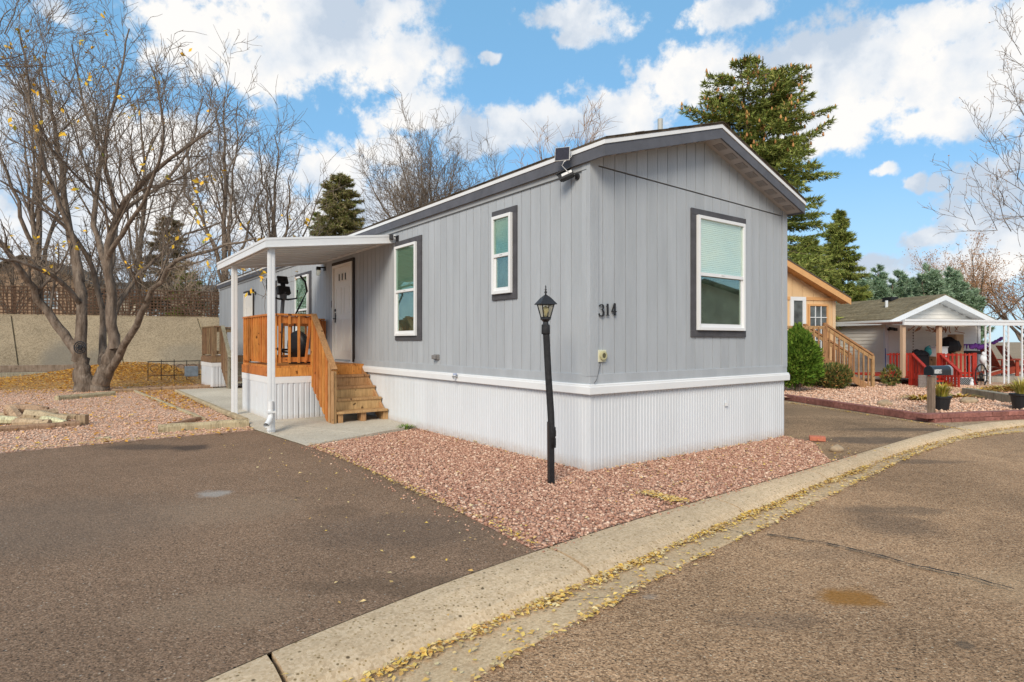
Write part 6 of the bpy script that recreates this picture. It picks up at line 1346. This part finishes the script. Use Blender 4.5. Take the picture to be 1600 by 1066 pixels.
trunk.build('trunk', M['bark'], T); limbs.build('limb', M['bark'], T, kind='stuff'); tw.build('twig', M['twig_pale'], T, False, kind='stuff')
V, Fc = leaf_quads(np.array(tips), .022, g); bulk('bud', V, Fc, M['twig_warm'], 'stuff', T)
# another near tree: its branches enter at the upper corner
g = np.random.default_rng(78); RY_ = 10.5; base = at(-260, 533, RY_); base.z = 0
T = thing('corner_tree', 'bare tree whose dark thick branch enters at the upper sky corner', 'tree', (base.x, base.y, 0))
trunk = Tubes(); limbs = Tubes(); tw = Tubes(); tips = []
limb([(-260, 640), (-255, 450), (-240, 250), (-200, 150)], .2, .12, 12, 12, kids=False)
for pts, r in (([(-205, 165), (-120, 130), (-30, 98), (8, 60), (24, 20), (32, -60)], .10), ([(-200, 150, .5), (-90, 90, .5), (0, 62, .5), (60, 28, .6), (110, 10, .6)], .03), ([(-205, 180, -.4), (-80, 130, -.4), (0, 140, -.4), (50, 100, -.5), (85, 110, -.5)], .028)):
    limb(pts, r, .010, 7, 14, prm=PS, lo=.4)
trunk.build('trunk', M['bark'], T); limbs.build('limb', M['bark'], T, kind='stuff'); tw.build('twig', M['twig'], T, False, kind='stuff')

# ---- conifers
def needles(name, cols): return mat(name, (.5, .5, .5), .75, .15, .9, .22, isl=cols)
M['spruce'] = needles('spruce_needle', [(0, (.10, .14, .03)), (.4, (.20, .245, .055)), (.8, (.31, .345, .09)), (1, (.40, .38, .12))])
M['juniper'] = needles('blue_green_needle', [(0, (.10, .17, .09)), (.4, (.20, .30, .18)), (.8, (.34, .46, .31)), (1, (.46, .56, .42))])
M['arbor'] = needles('bright_green_spray', [(0, (.05, .11, .012)), (.5, (.11, .20, .022)), (.9, (.19, .29, .04)), (1, (.30, .34, .07))])
M['dryspruce'] = needles('browning_needle', [(0, (.16, .20, .05)), (.35, (.25, .26, .08)), (.7, (.36, .30, .15)), (1, (.46, .36, .22))])
M['cone'] = mat('spruce_cone', (.34, .17, .07), .8, .2, isl=[(0, (.55, .29, .10)), (1, (.38, .17, .07))])
def conifer(name, label, px, d, top_py, zb, wfun, seed, m, cat='tree', grp=None, n_br=150, tuft_len=.16, per=26, droop=.35, tops=((0, 0, 1.),), cones=False, bark_=True, dry=None, dens_gap=.0, upturn=.2):
    """trunk with limbs; every limb carries many short needle sprays, so the outline is ragged and sky shows through"""
    g = np.random.default_rng(seed); p = at(px, 533, d); h_ = (533 - top_py) * d / F + H - zb
    t = thing(name, label, cat, (p.x, p.y, zb), 0, grp); tr, lm = Tubes(), Tubes(); NV, NF = [], []; cn = []; cnt = 0
    for (ox, oy, hs) in tops:
        hh = h_ * hs; Q, _ = smooth_path([(0, 0, 0 if ox == 0 else h_ * .55), (ox * .6, oy * .6, hh * .7), (ox, oy, hh)], 8); tr.add(Q, np.linspace(.022 * h_ if ox == 0 else .01 * h_, .015, 8), 8)
    for i in range(n_br):
        f = (i + g.random()) / n_br; f = f ** .85; ti = g.integers(len(tops)) if f > .72 else 0; ox, oy, hs = tops[ti]
        z = h_ * hs * (.04 + .95 * f); cx, cy = (ox * max(0, (f - .55) / .45), oy * max(0, (f - .55) / .45)); R_ = wfun(f) * g.uniform(.6, 1.12)
        if g.random() < dens_gap: continue
        a = g.uniform(0, 6.283); m_ = 6; dr = np.array([math.cos(a), math.sin(a), -droop * (1 - f) + upturn * f]); q = np.array([cx, cy, z]); P = [q.copy()]
        for s_ in range(m_ - 1): dr = dr + np.array([0, 0, upturn * .35]) * (s_ / m_) + g.normal(size=3) * .06; q = q + nrm(dr) * R_ / (m_ - 1); P.append(q.copy())
        P = np.array(P); lm.add(P, np.linspace(.012 + R_ * .010, .004, m_), 3)
        k = max(4, int(per * (R_ + .25))); tt = g.uniform(.12, 1.0, k) ** .75 * (m_ - 1); ii = np.minimum(tt.astype(int), m_ - 2); fr = (tt - ii)[:, None]; C_ = P[ii] * (1 - fr) + P[ii + 1] * fr
        wd = .30 * R_ * (1 - .55 * tt / (m_ - 1)); sd_ = np.cross(nrm(P[-1] - P[0]), [0, 0, 1]); sd_ = sd_ / (np.linalg.norm(sd_) + 1e-9)
        off = g.uniform(-1, 1, k); C_ = C_ + sd_[None] * (off * wd)[:, None] + np.stack([np.zeros(k), np.zeros(k), -np.abs(off) * wd * droop * .9 - g.random(k) * .06], 1)
        for rep in range(3):
            D_ = nrm(P[-1] - P[0])[None] * .8 + sd_[None] * (off * .9)[:, None] + g.normal(size=(k, 3)) * .55; D_ /= np.linalg.norm(D_, axis=1)[:, None]
            L_ = (tuft_len * g.uniform(.55, 1.25, k))[:, None]; S_ = np.cross(D_, g.normal(size=(k, 3))); S_ /= np.linalg.norm(S_, axis=1)[:, None]
            V_ = np.stack([C_ - S_ * L_ * .11, C_ + S_ * L_ * .11, C_ + D_ * L_], 1).reshape(-1, 3); NV.append(V_); NF.append((np.arange(3)[None] + (np.arange(k) * 3)[:, None]) + cnt); cnt += len(V_)
        if cones and f > .62 and g.random() < .8:
            for _ in range(5): j = g.integers(2, m_); cn.append(P[j] + g.normal(size=3) * .08 - np.array([0, 0, .08]))
    tr.build('trunk', M['bark'], t); lm.build('limb', M['twig'], t, kind='stuff'); bulk('needle', np.concatenate(NV), np.concatenate(NF), m, 'stuff', t)
    if cn:
        mb = MB(); rr = random.Random(seed)
        for c in cn: mb.lathe(tuple(c), [(.012, 0), (.045, .03), (.040, .10), (.012, .17)], 5)
        link('cone', mb, M['cone'], t, kind='stuff')
    return t
conifer('spruce_tree', 'tall open spruce with brown cones behind the grey home', 1192, 24, 88, 0, lambda f: (2.9 - .85 * f if f < .86 else 2.15 * ((1 - f) / .14) ** .7 + .25) * (.93 + .15 * math.sin(f * 43)), 201, M['spruce'], n_br=390, per=66, tuft_len=.20, tops=((0, 0, 1.), (-1.0, -.2, .985), (.95, .3, .93), (-1.6, .2, .88)), cones=True, droop=.32, dens_gap=.06)
conifer('spruce_tree', 'smaller pointed spruce behind the olive shingle roof', 1312, 33, 328, 0, lambda f: 1.95 * (1 - f) ** .7 + .12, 202, M['spruce'], n_br=300, per=60, tuft_len=.22)
conifer('spruce_tree', 'conifer behind the tan home filling the gap below the tall spruce', 1262, 31, 372, 0, lambda f: 2.3 * (1 - f) ** .6 + .2, 203, M['spruce'], n_br=300, per=60, tuft_len=.22)
for i, (px, d, tpy, w_, lab) in enumerate(((1372, 38, 416, 1.2, 'blue green juniper over the ridge near the pointed spruce'), (1405, 39, 424, 1.1, 'blue green juniper second from the pointed spruce'), (1345, 37, 428, 1.0, 'juniper touching the pointed spruce'), (1452, 37, 414, 1.3, 'tallest blue green juniper behind the gable peak'), (1484, 38, 420, 1.35, 'broad blue green juniper behind the falling rake'), (1512, 39, 446, 1.2, 'low blue green juniper beside the rusty trees'), (1430, 40, 436, .9, 'small juniper between the taller ones behind the gable'))):
    conifer('juniper_tree', lab, px, d, tpy, 0, lambda f, w_=w_: w_ * (1.15 - .15 * f if f < .5 else 1.08 * ((1 - f) / .5) ** .6) + .05, 300 + i, M['juniper'], grp='blue green junipers behind the clapboard house', n_br=120, per=70, tuft_len=.26, droop=-.5, upturn=.9, tops=((0, 0, 1.), (.5, .2, .93), (-.5, 0, .9)))
conifer('conifer_tree', 'browning conifer between the canopy and the long roof', 532, 40, 272, .8, lambda f: 2.9 * (1 - f) ** .5 + .2, 401, M['dryspruce'], n_br=360, per=64, tuft_len=.24, droop=.1)
conifer('conifer_tree', 'short green conifer next to the browning one', 496, 41, 330, .8, lambda f: 1.3 * (1 - f) ** .6 + .15, 402, M['spruce'], n_br=150, per=50, tuft_len=.24)
conifer('conifer_tree', 'brown withered evergreen behind the trellis', 262, 34, 338, 2.3, lambda f: 1.9 * (1 - f) ** .45 + .1, 403, mat('withered_needle', (.3, .2, .1), .85, .1, isl=[(0, (.20, .15, .08)), (.6, (.34, .25, .14)), (1, (.26, .24, .12))]), n_br=150, per=30, tuft_len=.22)
conifer('evergreen_bush', 'dark green bush peeping over the trellis fence', 293, 31, 425, 2.3, lambda f: 1.0 * (1 - f) ** .5 + .2, 404, M['spruce'], 'shrub', n_br=70, per=36, tuft_len=.2)
# ---- round evergreen by the tan home: dense sprays on a stub trunk
def shrub(name, label, px, py, rx, rz, zc, n, size, m, seed, cat='shrub', grp=None, trunk_h=0., zb=None, taper=.3):
    g = np.random.default_rng(seed); q_ = gnd(px, py, NBZ); t = thing(name, label, cat, (q_[0], q_[1], NBZ), 0, grp)
    if trunk_h:
        tb = Tubes()
        for k_ in range(5): a_ = k_ * 1.26; tb.add(np.array([(0.05 * math.cos(a_), .05 * math.sin(a_), -.02), (.04 * math.cos(a_), .04 * math.sin(a_), trunk_h * .6), (.2 * math.cos(a_), .2 * math.sin(a_), trunk_h + .35)]), [.05, .035, .02], 6)
        tb.build('trunk', M['bark'], t)
    d_ = g.normal(size=(n, 3)); d_ /= np.linalg.norm(d_, axis=1)[:, None]; lump = 1 + .10 * np.sin(d_[:, 0] * 9 + 1) * np.sin(d_[:, 2] * 8) + .08 * np.sin(d_[:, 1] * 13 + d_[:, 2] * 11); r_ = g.uniform(.62, 1.03, n) ** .6 * lump
    z_ = d_[:, 2]; w_ = rx * (1 - taper * z_) ; C_ = np.stack([d_[:, 0] * w_ * r_, d_[:, 1] * w_ * r_, zc + z_ * rz * r_], 1)
    up_ = d_ * .7 + np.array([0, 0, .75]) + g.normal(size=(n, 3)) * .35; up_ /= np.linalg.norm(up_, axis=1)[:, None]; S_ = np.cross(up_, g.normal(size=(n, 3))); S_ /= np.linalg.norm(S_, axis=1)[:, None]; L_ = (size * g.uniform(.6, 1.3, n))[:, None]
    V_ = np.stack([C_ - S_ * L_ * .28, C_ + S_ * L_ * .28, C_ + up_ * L_], 1).reshape(-1, 3); bulk('foliage', V_, np.arange(len(V_)).reshape(-1, 3), m, 'stuff', t)
    return t
shrub('evergreen_shrub', 'bright green egg shaped evergreen shrub beside the tan porch', 1246, 612, .52, .74, .93, 17000, .085, M['arbor'], 501, trunk_h=.2, taper=.34)
M['bushleaf'] = mat('mixed_bush_leaf', (.1, .1, .05), .7, .2, isl=[(0, (.05, .08, .02)), (.5, (.11, .13, .035)), (.8, (.26, .20, .06)), (.92, (.35, .17, .06)), (1, (.12, .16, .05))])
shrub('rose_bush', 'leafy low bush growing before the tan stair', 1303, 608, .42, .33, .36, 2600, .085, M['bushleaf'], 502, taper=0.)
shrub('rose_bush', 'straggly green bush between the tan stair and the red porch', 1392, 604, .24, .30, .30, 420, .09, M['bushleaf'], 503, taper=0.)
shrub('rose_bush', 'thin pale bush at the foot of the tan landing', 1278, 604, .22, .30, .3, 700, .08, M['bushleaf'], 504, taper=0.)
# little green weeds by the concrete pad
g = np.random.default_rng(9); mb = MB(); V, Fc = tuft(90, .09, 1.6, random.Random(4), .004); qq = gnd(634, 672); bulk('weeds', [(v_[0] * 1.2 + qq[0], v_[1] * 1.2 + qq[1], v_[2] + .02) for v_ in V], Fc, M['arbor'])
